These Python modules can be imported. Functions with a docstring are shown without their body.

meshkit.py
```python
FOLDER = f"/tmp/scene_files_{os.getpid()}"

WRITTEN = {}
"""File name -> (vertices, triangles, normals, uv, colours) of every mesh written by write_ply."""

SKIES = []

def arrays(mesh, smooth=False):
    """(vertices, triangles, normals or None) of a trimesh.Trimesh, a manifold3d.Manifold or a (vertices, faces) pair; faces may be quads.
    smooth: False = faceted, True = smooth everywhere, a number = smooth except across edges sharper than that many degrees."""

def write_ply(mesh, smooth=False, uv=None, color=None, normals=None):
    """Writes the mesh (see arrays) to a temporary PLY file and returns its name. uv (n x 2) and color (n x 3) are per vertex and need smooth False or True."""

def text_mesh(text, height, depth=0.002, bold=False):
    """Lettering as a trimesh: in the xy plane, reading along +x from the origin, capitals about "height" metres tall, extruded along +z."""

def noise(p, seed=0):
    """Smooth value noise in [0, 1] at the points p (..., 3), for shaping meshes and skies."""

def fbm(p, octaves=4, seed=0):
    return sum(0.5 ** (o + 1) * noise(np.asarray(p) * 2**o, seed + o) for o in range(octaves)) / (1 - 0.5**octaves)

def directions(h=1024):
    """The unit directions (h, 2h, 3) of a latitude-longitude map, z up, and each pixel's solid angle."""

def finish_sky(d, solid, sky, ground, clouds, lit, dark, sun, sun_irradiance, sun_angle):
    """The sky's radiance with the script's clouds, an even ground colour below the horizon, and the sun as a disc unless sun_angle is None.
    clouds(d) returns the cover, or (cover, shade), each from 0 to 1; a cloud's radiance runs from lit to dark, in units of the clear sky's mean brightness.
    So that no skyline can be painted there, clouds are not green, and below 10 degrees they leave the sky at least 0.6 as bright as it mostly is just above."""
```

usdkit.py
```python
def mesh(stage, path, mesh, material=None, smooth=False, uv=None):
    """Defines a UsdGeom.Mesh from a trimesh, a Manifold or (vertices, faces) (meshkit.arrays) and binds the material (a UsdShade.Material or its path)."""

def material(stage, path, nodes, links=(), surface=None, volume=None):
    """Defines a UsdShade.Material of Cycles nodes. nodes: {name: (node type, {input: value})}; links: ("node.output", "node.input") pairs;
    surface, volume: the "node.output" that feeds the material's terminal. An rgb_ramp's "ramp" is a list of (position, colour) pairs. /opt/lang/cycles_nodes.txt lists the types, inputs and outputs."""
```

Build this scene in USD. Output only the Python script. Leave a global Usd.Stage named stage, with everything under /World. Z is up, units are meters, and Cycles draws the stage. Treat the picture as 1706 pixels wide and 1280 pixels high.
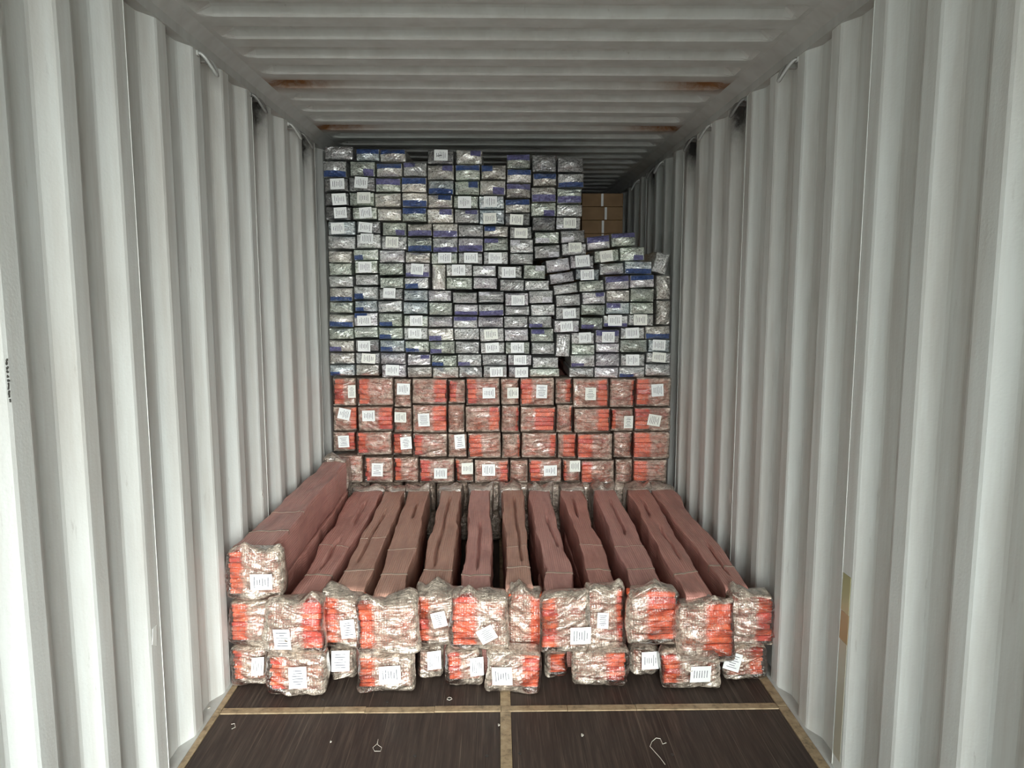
import math, re, numpy as np, trimesh, usdkit, meshkit
from pxr import Usd, UsdGeom, UsdLux, UsdShade, Sdf, Gf, Vt

stage = Usd.Stage.CreateInMemory()
UsdGeom.SetStageUpAxis(stage, UsdGeom.Tokens.z)
UsdGeom.SetStageMetersPerUnit(stage, 1.0)
world = UsdGeom.Xform.Define(stage, '/World')
stage.SetDefaultPrim(world.GetPrim())

# ------------------------------------------------------------------ camera, sky, exposure
PITCH, YAW = math.radians(7.16), math.radians(1.03)
CAM = np.array([-0.008, 0.0, 1.70])
FPX = 1273.0
cam = UsdGeom.Camera.Define(stage, '/World/camera')
cam.AddTranslateOp().Set(Gf.Vec3d(*CAM))
cam.AddRotateZOp().Set(-math.degrees(YAW))
cam.AddRotateXOp().Set(90 - math.degrees(PITCH))
cam.CreateHorizontalApertureAttr(36.0)
cam.CreateVerticalApertureAttr(36.0 * 1280 / 1706)
cam.CreateFocalLengthAttr(36.0 * FPX / 1706)
cam.CreateClippingRangeAttr(Gf.Vec2f(0.05, 200))
cam.CreateExposureAttr(1.15)

dome = UsdLux.DomeLight.Define(stage, '/World/sky')
dome.CreateIntensityAttr(0.9)
dome.CreateColorAttr(Gf.Vec3f(0.92, 1.0, 1.0))
sun = UsdLux.DistantLight.Define(stage, '/World/sun')       # a bright veiled sun behind the photographer, to the right
sun.CreateAngleAttr(38.0)
sun.CreateIntensityAttr(3.0)
sun.CreateColorAttr(Gf.Vec3f(0.97, 1.0, 0.97))
sun.AddRotateZOp().Set(9.0)
sun.AddRotateXOp().Set(79.0)

# ------------------------------------------------------------------ helpers
cy_, sy_, cp_, sp_ = math.cos(YAW), math.sin(YAW), math.cos(PITCH), math.sin(PITCH)
FWD = np.array([sy_ * cp_, cy_ * cp_, -sp_])
RIGHT = np.array([cy_, -sy_, 0.0])
UP = np.array([sy_ * sp_, cy_ * sp_, cp_])


def ray(u, v):
    return FWD * FPX + RIGHT * (u - 853.0) + UP * (640.0 - v)


def at(u, v, y):                       # the point of the plane at depth y seen at a pixel of the photograph
    d = ray(u, v)
    return CAM + d * ((y - CAM[1]) / d[1])


def at_x(u, v, x):
    d = ray(u, v)
    return CAM + d * ((x - CAM[0]) / d[0])


def at_z(u, v, z):
    d = ray(u, v)
    return CAM + d * ((z - CAM[2]) / d[2])


used = {}


def numbered(parent, name):
    k = (parent, name)
    n = used.get(k, 0)
    used[k] = n + 1
    return f'{parent}/{name}' + (f'_{n:03d}' if n else '')


def say(prim, label=None, category=None, group=None, kind=None):
    for k, v in (('label', label), ('category', category), ('group', group), ('kind', kind)):
        if v:
            prim.SetCustomDataByKey(k, v)
    return prim


def thing(name, label, category, base=(0, 0, 0), group=None, kind=None):
    p = numbered('/World', name)
    x = UsdGeom.Xform.Define(stage, p)
    x.AddTranslateOp().Set(Gf.Vec3d(*map(float, base)))
    say(x.GetPrim(), label, category, group, kind)
    x._path, x._base = p, np.asarray(base, float)
    return x


BASES = {}


def part(parent, name, mesh, mat, smooth=False, uv=None, attrs=None, label=None, base=(0, 0, 0)):
    """A mesh part under a path; the vertices are given in world coordinates and stored relative to the thing's base."""
    p = numbered(parent, name)
    v, f, n = meshkit.arrays(mesh, smooth)
    m = usdkit.mesh(stage, p, (v - np.asarray(base, float), f), M[mat], smooth=False, uv=uv)
    if n is not None:
        m.CreateNormalsAttr(Vt.Vec3fArray.FromNumpy(n.astype(np.float32)))
        m.SetNormalsInterpolation('vertex')
    for k, a in (attrs or {}).items():
        UsdGeom.PrimvarsAPI(m).CreatePrimvar(k, Sdf.ValueTypeNames.FloatArray, 'vertex').Set(Vt.FloatArray.FromNumpy(np.asarray(a, np.float32)))
    if label:
        say(m.GetPrim(), label)
    return p


def boxgrid(nx, ny, nz):
    """The surface of the cube [-1,1]^3 as a grid with shared vertices: (points, quads)."""
    idx, pts, quads = {}, [], []

    def vid(i, j, k):
        key = (i, j, k)
        if key not in idx:
            idx[key] = len(pts)
            pts.append((2 * i / nx - 1, 2 * j / ny - 1, 2 * k / nz - 1))
        return idx[key]
    for i in range(nx):
        for k in range(nz):
            quads.append((vid(i, 0, k), vid(i + 1, 0, k), vid(i + 1, 0, k + 1), vid(i, 0, k + 1)))
            quads.append((vid(i, ny, k), vid(i, ny, k + 1), vid(i + 1, ny, k + 1), vid(i + 1, ny, k)))
    for j in range(ny):
        for k in range(nz):
            quads.append((vid(0, j, k), vid(0, j, k + 1), vid(0, j + 1, k + 1), vid(0, j + 1, k)))
            quads.append((vid(nx, j, k), vid(nx, j + 1, k), vid(nx, j + 1, k + 1), vid(nx, j, k + 1)))
    for i in range(nx):
        for j in range(ny):
            quads.append((vid(i, j, 0), vid(i, j + 1, 0), vid(i + 1, j + 1, 0), vid(i + 1, j, 0)))
            quads.append((vid(i, j, nz), vid(i + 1, j, nz), vid(i + 1, j + 1, nz), vid(i, j + 1, nz)))
    return np.array(pts), np.array(quads), idx


_grids = {}


def grid(*n):
    if n not in _grids:
        p, q, idx = boxgrid(*n)
        _grids[n] = (p, np.vstack([q[:, [0, 1, 2]], q[:, [0, 2, 3]]]), idx)
    return _grids[n]


def rounded(p, half, r):
    """Rounds the box of half sizes half with radius r."""
    half = np.asarray(half, float)
    r = min(r, 0.98 * half.min())
    q = p * half
    c = np.clip(q, -(half - r), half - r)
    d = q - c
    n = np.linalg.norm(d, axis=1, keepdims=True)
    return np.where(n > 1e-9, c + d / np.maximum(n, 1e-9) * np.minimum(n, r), q)


def rbox(c, half, r=0.003, n=(2, 2, 2)):
    g, f, _ = grid(*n)
    if n == (2, 2, 2):                                       # chamfered box from eight corners and a bevel: cheap
        return trimesh.Trimesh(*_chamfer(np.asarray(half, float), r), process=False).apply_translation(c)
    return trimesh.Trimesh(rounded(g, half, r) + np.asarray(c), f, process=False)


def _chamfer(h, r):
    r = min(r, 0.45 * h.min())
    pts = []
    for s in np.ndindex(2, 2, 2):
        sg = np.array(s) * 2 - 1
        for a in range(3):
            q = sg * h
            for b in range(3):
                if b != a:
                    q[b] -= sg[b] * r
            pts.append(q)
    hull = trimesh.convex.convex_hull(np.array(pts))
    return np.array(hull.vertices), np.array(hull.faces)


def box(x0, x1, y0, y1, z0, z1, r=0.002):
    return rbox(((x0 + x1) / 2, (y0 + y1) / 2, (z0 + z1) / 2), (abs(x1 - x0) / 2, abs(y1 - y0) / 2, abs(z1 - z0) / 2), r)


def tube(points, r, n=8):
    pts = np.asarray(points, float)
    rings = []
    up = np.array([0.123, 0.31, 0.94])
    for i in range(len(pts)):
        t = pts[min(i + 1, len(pts) - 1)] - pts[max(i - 1, 0)]
        t /= np.linalg.norm(t)
        a = np.cross(t, up); a /= np.linalg.norm(a)
        b = np.cross(t, a)
        ang = np.arange(n) / n * 2 * np.pi
        rings.append(pts[i] + r * (np.cos(ang)[:, None] * a + np.sin(ang)[:, None] * b))
    v = np.vstack(rings + [pts[:1], pts[-1:]])
    f = []
    m = len(pts)
    for i in range(m - 1):
        for k in range(n):
            a, b = i * n + k, i * n + (k + 1) % n
            f += [(a, a + n, b + n), (a, b + n, b)]
    for k in range(n):
        f.append((m * n, k, (k + 1) % n))
        f.append((m * n + 1, (m - 1) * n + (k + 1) % n, (m - 1) * n + k))
    return trimesh.Trimesh(v, np.array(f)[:, ::-1], process=False)


def smoothstep(a, b, x):
    t = np.clip((x - a) / (b - a), 0, 1)
    return t * t * (3 - 2 * t)


ORD = ['first', 'second', 'third', 'fourth', 'fifth', 'sixth', 'seventh', 'eighth', 'ninth', 'tenth', 'eleventh', 'twelfth',
       'thirteenth', 'fourteenth', 'fifteenth', 'sixteenth', 'seventeenth', 'eighteenth', 'nineteenth', 'twentieth']

# ------------------------------------------------------------------ materials
M = {}


def mat(name, nodes, links, surface):
    M[name] = usdkit.material(stage, '/World/Looks/' + name, nodes, links, surface=surface)


def paint(name, base, dirt, rough=0.5, bump=0.25):
    mat(name, {
        'tc': ('texture_coordinate', {}),
        'geo': ('geometry', {}),
        'm1': ('mapping', {'scale': (9.0, 9.0, 0.8)}),
        'n1': ('noise_texture', {'scale': 1.0, 'detail': 5.0, 'roughness': 0.62}),
        'r1': ('rgb_ramp', {'ramp': [(0.38, (0, 0, 0)), (0.66, (1, 1, 1))]}),
        'm2': ('mapping', {'scale': (30.0, 30.0, 5.0)}),
        'n2': ('noise_texture', {'scale': 1.0, 'detail': 6.0, 'roughness': 0.7}),
        'r2': ('rgb_ramp', {'ramp': [(0.64, (0, 0, 0)), (0.74, (1, 1, 1))]}),
        'mixa': ('mix_color', {'blend_type': 'mix', 'a': base, 'b': dirt}),
        'k': ('math', {'math_type': 'multiply', 'value2': 0.8}),
        'k2': ('math', {'math_type': 'multiply', 'value2': 0.4}),
        'mixb': ('mix_color', {'blend_type': 'mix', 'b': (0.27, 0.24, 0.21)}),
        'at': ('attribute', {'attribute': 'rust'}),
        'rn': ('noise_texture', {'scale': 16.0, 'detail': 6.0, 'roughness': 0.7}),
        'rm': ('math', {'math_type': 'multiply', 'value2': 2.0}),
        'rk': ('math', {'math_type': 'multiply', 'use_clamp': True}),
        'mixr': ('mix_color', {'blend_type': 'mix', 'b': (0.24, 0.105, 0.035)}),
        'as': ('attribute', {'attribute': 'soot'}),
        'sk': ('math', {'math_type': 'multiply', 'use_clamp': True}),
        'mixs': ('mix_color', {'blend_type': 'mix', 'b': (0.035, 0.033, 0.03)}),
        'aw': ('attribute', {'attribute': 'wear'}),
        'nw': ('noise_texture', {'scale': 55.0, 'detail': 6.0, 'roughness': 0.75}),
        'ws': ('math', {'math_type': 'multiply'}),
        'wr': ('rgb_ramp', {'ramp': [(0.665, (0, 0, 0)), (0.72, (0.6, 0.6, 0.6))]}),
        'mixw': ('mix_color', {'blend_type': 'mix', 'b': (0.30, 0.285, 0.26)}),
        'n3': ('noise_texture', {'scale': 120.0, 'detail': 3.0}),
        'bp': ('bump', {'strength': bump, 'distance': 0.002}),
        'p': ('principled_bsdf', {'roughness': rough, 'specular_ior_level': 0.35}),
    }, [('geo.position', 'm1.vector'), ('m1.vector', 'n1.vector'), ('n1.fac', 'r1.fac'), ('r1.color', 'k.value1'), ('k.value', 'mixa.fac'),
        ('geo.position', 'm2.vector'), ('m2.vector', 'n2.vector'), ('n2.fac', 'r2.fac'), ('r2.color', 'k2.value1'), ('k2.value', 'mixb.fac'),
        ('mixa.result', 'mixb.a'), ('mixb.result', 'mixr.a'), ('geo.position', 'rn.vector'), ('rn.fac', 'rm.value1'), ('at.fac', 'rk.value1'),
        ('rm.value', 'rk.value2'), ('rk.value', 'mixr.fac'), ('as.fac', 'sk.value1'), ('rm.value', 'sk.value2'), ('sk.value', 'mixs.fac'),
        ('mixr.result', 'mixw.a'), ('geo.position', 'nw.vector'), ('aw.fac', 'ws.value1'), ('nw.fac', 'ws.value2'), ('ws.value', 'wr.fac'), ('wr.color', 'mixw.fac'), ('mixw.result', 'mixs.a'), ('mixs.result', 'p.base_color'), ('geo.position', 'n3.vector'), ('n3.fac', 'bp.height'), ('bp.normal', 'p.normal')],
        'p.BSDF')


paint('wall_paint', (0.69, 0.71, 0.685), (0.52, 0.50, 0.46))
paint('roof_paint', (0.60, 0.605, 0.58), (0.50, 0.495, 0.465))
paint('rail_paint', (0.52, 0.525, 0.50), (0.42, 0.41, 0.385))


def plain(name, col, rough=0.5, spec=0.5, metallic=0.0):
    mat(name, {'p': ('principled_bsdf', {'base_color': col, 'roughness': rough, 'specular_ior_level': spec, 'metallic': metallic})}, [], 'p.BSDF')


plain('paint_chip', (0.78, 0.78, 0.74), 0.6)
plain('weld', (0.56, 0.57, 0.54), 0.5)
plain('ink', (0.10, 0.10, 0.09), 0.6)
plain('tape_brown', (0.36, 0.27, 0.13), 0.25)
plain('tape_yellow', (0.42, 0.40, 0.22), 0.2)
plain('glue', (0.47, 0.44, 0.35), 0.3)
plain('tape_clear', (0.42, 0.32, 0.25), 0.25)
plain('scrap', (0.50, 0.47, 0.41), 0.6)
plain('screw_metal', (0.06, 0.055, 0.05), 0.5, 0.5, 0.6)
plain('concrete', (0.42, 0.41, 0.39), 0.8)
plain('steel', (0.42, 0.42, 0.40), 0.45, 0.5, 0.3)
plain('steel_dark', (0.20, 0.195, 0.185), 0.45, 0.5, 0.3)

mat('plywood', {
    'geo': ('geometry', {}),
    'm': ('mapping', {'scale': (60.0, 3.0, 1.0)}),
    'n': ('noise_texture', {'scale': 1.0, 'detail': 6.0, 'roughness': 0.65}),
    'r': ('rgb_ramp', {'ramp': [(0.25, (0.016, 0.010, 0.008)), (0.52, (0.046, 0.032, 0.026)), (0.78, (0.115, 0.084, 0.064))]}),
    'm2': ('mapping', {'scale': (140.0, 1.1, 1.0), 'rotation': (0, 0, 0.06)}),
    'n2': ('noise_texture', {'scale': 1.0, 'detail': 3.0, 'roughness': 0.6}),
    'r2': ('rgb_ramp', {'ramp': [(0.60, (0, 0, 0)), (0.72, (0.6, 0.6, 0.6))]}),
    'n4': ('noise_texture', {'scale': 2.6, 'detail': 3.0}),
    'r4': ('rgb_ramp', {'ramp': [(0.35, (0, 0, 0)), (0.7, (0.45, 0.45, 0.45))]}),
    'mx': ('mix_color', {'blend_type': 'mix', 'b': (0.17, 0.135, 0.10)}),
    'mx2': ('mix_color', {'blend_type': 'mix', 'b': (0.070, 0.055, 0.045)}),
    'b': ('bump', {'strength': 0.4, 'distance': 0.002}),
    'p': ('principled_bsdf', {'roughness': 0.6, 'specular_ior_level': 0.25}),
}, [('geo.position', 'm.vector'), ('m.vector', 'n.vector'), ('n.fac', 'r.fac'), ('geo.position', 'm2.vector'), ('m2.vector', 'n2.vector'),
    ('n2.fac', 'r2.fac'), ('geo.position', 'n4.vector'), ('n4.fac', 'r4.fac'), ('r4.color', 'mx2.fac'), ('r.color', 'mx2.a'), ('mx2.result', 'mx.a'),
    ('r2.color', 'mx.fac'), ('mx.result', 'p.base_color'), ('n.fac', 'b.height'), ('b.normal', 'p.normal')], 'p.BSDF')

mat('strip_wood', {
    'geo': ('geometry', {}),
    'n': ('noise_texture', {'scale': 22.0, 'detail': 6.0, 'roughness': 0.7}),
    'r': ('rgb_ramp', {'ramp': [(0.30, (0.15, 0.11, 0.065)), (0.5, (0.36, 0.265, 0.155)), (0.75, (0.47, 0.37, 0.24))]}),
    'b': ('bump', {'strength': 0.4, 'distance': 0.003}),
    'p': ('principled_bsdf', {'roughness': 0.6}),
}, [('geo.position', 'n.vector'), ('n.fac', 'r.fac'), ('r.color', 'p.base_color'), ('n.fac', 'b.height'), ('b.normal', 'p.normal')], 'p.BSDF')

mat('cardboard', {
    'geo': ('geometry', {}),
    'n': ('noise_texture', {'scale': 9.0, 'detail': 4.0}),
    'r': ('rgb_ramp', {'ramp': [(0.3, (0.19, 0.11, 0.05)), (0.7, (0.26, 0.155, 0.075))]}),
    'p': ('principled_bsdf', {'roughness': 0.75}),
}, [('geo.position', 'n.vector'), ('n.fac', 'r.fac'), ('r.color', 'p.base_color')], 'p.BSDF')


def slats(name, lo, hi):
    mat(name, {
        'geo': ('geometry', {}),
        'w': ('wave_texture', {'wave_type': 'bands', 'bands_direction': 'x', 'scale': 31.0, 'distortion': 0.6, 'detail': 1.0}),
        'wz': ('wave_texture', {'wave_type': 'bands', 'bands_direction': 'z', 'scale': 26.0, 'distortion': 0.6, 'detail': 1.0}),
        'wm': ('math', {'math_type': 'multiply'}),
        'm': ('mapping', {'scale': (30.0, 4.0, 30.0)}),
        'n': ('noise_texture', {'scale': 1.0, 'detail': 5.0, 'roughness': 0.6}),
        'a': ('math', {'math_type': 'multiply_add', 'value2': 0.45, 'value3': 0.05}),
        's': ('math', {'math_type': 'add'}),
        'r': ('rgb_ramp', {'ramp': [(0.15, lo), (0.85, hi)]}),
        'n2': ('noise_texture', {'scale': 24.0, 'detail': 4.0}),
        'b': ('bump', {'strength': 0.35, 'distance': 0.004}),
        'b2': ('bump', {'strength': 0.35, 'distance': 0.010}),
        'p': ('principled_bsdf', {'roughness': 0.42, 'specular_ior_level': 0.45}),
    }, [('geo.position', 'w.vector'), ('geo.position', 'wz.vector'), ('w.fac', 'wm.value1'), ('wz.fac', 'wm.value2'), ('geo.position', 'm.vector'), ('m.vector', 'n.vector'),
        ('wm.value', 'a.value1'), ('a.value', 's.value1'), ('n.fac', 's.value2'), ('s.value', 'r.fac'), ('r.color', 'p.base_color'),
        ('wm.value', 'b.height'), ('geo.position', 'n2.vector'), ('n2.fac', 'b2.height'), ('b.normal', 'b2.normal'), ('b2.normal', 'p.normal')], 'p.BSDF')


slats('slats_red', (0.32, 0.135, 0.112), (0.60, 0.295, 0.245))
slats('slats_brown', (0.32, 0.164, 0.125), (0.575, 0.33, 0.25))
slats('slats_pink', (0.345, 0.153, 0.135), (0.625, 0.325, 0.28))


def pads(name, col):
    c = np.array(col)
    mat(name, {
        'geo': ('geometry', {}),
        'n': ('noise_texture', {'scale': 45.0, 'detail': 4.0}),
        'r': ('rgb_ramp', {'ramp': [(0.3, tuple(c * 0.75)), (0.7, tuple(np.minimum(c * 1.12, 0.95)))]}),
        'p': ('principled_bsdf', {'roughness': 0.55}),
    }, [('geo.position', 'n.vector'), ('n.fac', 'r.fac'), ('r.color', 'p.base_color')], 'p.BSDF')


pads('pad_orange', (0.82, 0.135, 0.05))
pads('pad_red', (0.74, 0.085, 0.052))
pads('pad_light', (0.86, 0.17, 0.062))


def bubble(name, col, cell=95.0, fold=0.010, rough=0.22):
    """Bubble wrap film: a milky veil with bubbles where the film is loose (primvar veil), clear and glossy where it is drawn tight."""
    c = np.array(col)
    mat(name, {
        'tc': ('texture_coordinate', {}),
        'geo': ('geometry', {}),
        'vo': ('voronoi_texture', {'feature': 'f1', 'scale': cell, 'randomness': 0.35}),
        'n': ('noise_texture', {'scale': 38.0, 'detail': 5.0, 'roughness': 0.65, 'distortion': 0.5}),
        'mw': ('mapping', {'scale': (9.0, 9.0, 46.0), 'rotation': (0.0, 0.25, 0.0)}),
        'nw': ('noise_texture', {'scale': 1.0, 'detail': 4.0, 'roughness': 0.55, 'distortion': 0.4}),
        'ad': ('math', {'math_type': 'multiply_add', 'value2': -0.55}),
        'at': ('attribute', {'attribute': 'veil'}),
        'vr': ('rgb_ramp', {'ramp': [(0.0, (1, 1, 1)), (0.35, (0.95, 0.95, 0.95)), (0.62, (0.45, 0.45, 0.45)), (0.85, (0.25, 0.25, 0.25))]}),
        'va': ('math', {'math_type': 'multiply_add', 'value2': 0.45, 'value3': -0.30}),
        'vs': ('math', {'math_type': 'add', 'use_clamp': True}),
        'cr': ('rgb_ramp', {'ramp': [(0.32, tuple(c * 0.4)), (0.50, tuple(c)), (0.66, tuple(np.minimum(c * 1.7, 0.92)))]}),
        'b1': ('bump', {'strength': 0.9, 'distance': 0.006}),
        'b2': ('bump', {'strength': 0.9, 'distance': fold}),
        'p': ('principled_bsdf', {'roughness': rough, 'metallic': 0.36, 'specular_ior_level': 1.0, 'coat_weight': 1.0, 'coat_roughness': 0.12}),
        'tr': ('transparent_bsdf', {'color': (0.97, 0.96, 0.95)}),
        'gl': ('glossy_bsdf', {'color': (0.95, 0.95, 0.95), 'roughness': 0.2}),
        'fr': ('fresnel', {'IOR': 1.5}),
        'fk': ('math', {'math_type': 'multiply_add', 'value2': 1.6, 'value3': 0.03, 'use_clamp': True}),
        'clear': ('mix_closure', {}),
        'out': ('mix_closure', {}),
    }, [('tc.object', 'vo.vector'), ('tc.object', 'n.vector'), ('n.fac', 'cr.fac'), ('cr.color', 'p.base_color'),
        ('tc.object', 'mw.vector'), ('mw.vector', 'nw.vector'),
        ('vo.distance', 'ad.value1'), ('n.fac', 'ad.value3'), ('ad.value', 'b1.height'), ('nw.fac', 'b2.height'), ('b2.normal', 'b1.normal'),
        ('b1.normal', 'p.normal'), ('b1.normal', 'gl.normal'), ('b1.normal', 'fr.normal'), ('fr.fac', 'fk.value1'), ('fk.value', 'clear.fac'),
        ('tr.BSDF', 'clear.closure1'), ('gl.BSDF', 'clear.closure2'),
        ('vo.distance', 'vr.fac'), ('vr.color', 'va.value1'), ('va.value', 'vs.value1'), ('at.fac', 'vs.value2'),
        ('vs.value', 'out.fac'), ('clear.closure', 'out.closure1'), ('p.BSDF', 'out.closure2')], 'out.closure')


bubble('bubble_front', (0.50, 0.425, 0.345))
bubble('bubble_back', (0.50, 0.40, 0.325), cell=110.0, fold=0.024)


def silver(name, col):
    c = np.array(col)
    mat(name, {
        'tc': ('texture_coordinate', {}),
        'oi': ('object_info', {}),
        'off': ('vector_math', {'math_type': 'multiply_add', 'vector2': (1, 1, 1), 'vector3': (0, 0, 0)}),
        'cv': ('combine_xyz', {}),
        'k': ('math', {'math_type': 'multiply', 'value2': 37.0}),
        'ad': ('vector_math', {'math_type': 'add'}),
        'vo': ('voronoi_texture', {'feature': 'f1', 'scale': 120.0, 'randomness': 0.5}),
        'n': ('noise_texture', {'scale': 80.0, 'detail': 5.0, 'roughness': 0.7, 'distortion': 0.8}),
        'mw': ('mapping', {'scale': (14.0, 14.0, 50.0), 'rotation': (0.0, 0.3, 0.0)}),
        'nw': ('noise_texture', {'scale': 1.0, 'detail': 4.0, 'roughness': 0.55, 'distortion': 0.6}),
        'cr': ('rgb_ramp', {'ramp': [(0.37, tuple(c * 0.5)), (0.5, tuple(c * 1.55)), (0.60, tuple(np.minimum(c * 2.05, 0.98)))]}),
        'rb': ('math', {'math_type': 'multiply_add', 'value2': 0.6, 'value3': 0.72}),
        'sc': ('vector_math', {'math_type': 'scale'}),
        'h': ('math', {'math_type': 'multiply_add', 'value2': -0.6}),
        'b1': ('bump', {'strength': 0.8, 'distance': 0.003}),
        'b2': ('bump', {'strength': 1.0, 'distance': 0.014}),
        'p': ('principled_bsdf', {'roughness': 0.27, 'metallic': 0.7, 'specular_ior_level': 1.0, 'coat_weight': 0.8, 'coat_roughness': 0.1}),
    }, [('oi.random', 'k.value1'), ('k.value', 'cv.x'), ('k.value', 'cv.z'), ('tc.object', 'ad.vector1'), ('cv.vector', 'ad.vector2'),
        ('ad.vector', 'vo.vector'), ('ad.vector', 'n.vector'), ('ad.vector', 'mw.vector'), ('mw.vector', 'nw.vector'),
        ('n.fac', 'cr.fac'), ('oi.random', 'rb.value1'), ('cr.color', 'sc.vector1'), ('rb.value', 'sc.scale'), ('sc.vector', 'p.base_color'), ('vo.distance', 'h.value1'), ('n.fac', 'h.value3'), ('h.value', 'b1.height'),
        ('nw.fac', 'b2.height'), ('b2.normal', 'b1.normal'), ('b1.normal', 'p.normal')], 'p.BSDF')


SILVER = {'n': (0.50, 0.505, 0.495), 'g': (0.46, 0.50, 0.44), 'p': (0.51, 0.485, 0.515), 'w': (0.53, 0.50, 0.455), 'b': (0.45, 0.50, 0.525), 'd': (0.24, 0.24, 0.24)}
for k_, c_ in SILVER.items():
    silver('silver_' + k_, c_)


def card(name, col):
    c = np.array(col)
    mat(name, {
        'uv': ('uvmap', {'attribute': 'st'}),
        'd': ('vector_math', {'math_type': 'distance', 'vector2': (0.22, 0.5, 0.0)}),
        'mp': ('mapping', {'scale': (1.0, 0.34, 0.0)}),
        'lt': ('math', {'math_type': 'less_than', 'value2': 0.045}),
        'n': ('noise_texture', {'scale': 60.0, 'detail': 4.0}),
        'tc': ('texture_coordinate', {}),
        'r': ('rgb_ramp', {'ramp': [(0.3, tuple(c * 0.6)), (0.65, tuple(c * 1.3))]}),
        'mx': ('mix_color', {'blend_type': 'mix', 'b': (0.005, 0.005, 0.01)}),
        'b': ('bump', {'strength': 0.8, 'distance': 0.012}),
        'p': ('principled_bsdf', {'roughness': 0.3, 'coat_weight': 0.9, 'coat_roughness': 0.12}),
    }, [('uv.UV', 'mp.vector'), ('mp.vector', 'd.vector1'), ('d.value', 'lt.value1'), ('tc.object', 'n.vector'), ('n.fac', 'r.fac'), ('r.color', 'mx.a'),
        ('lt.value', 'mx.fac'), ('mx.result', 'p.base_color'), ('n.fac', 'b.height'), ('b.normal', 'p.normal')], 'p.BSDF')


card('card_blue', (0.032, 0.065, 0.185))
card('card_purple', (0.11, 0.105, 0.23))
card('card_white', (0.60, 0.59, 0.62))
card('card_dark', (0.02, 0.02, 0.03))


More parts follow.
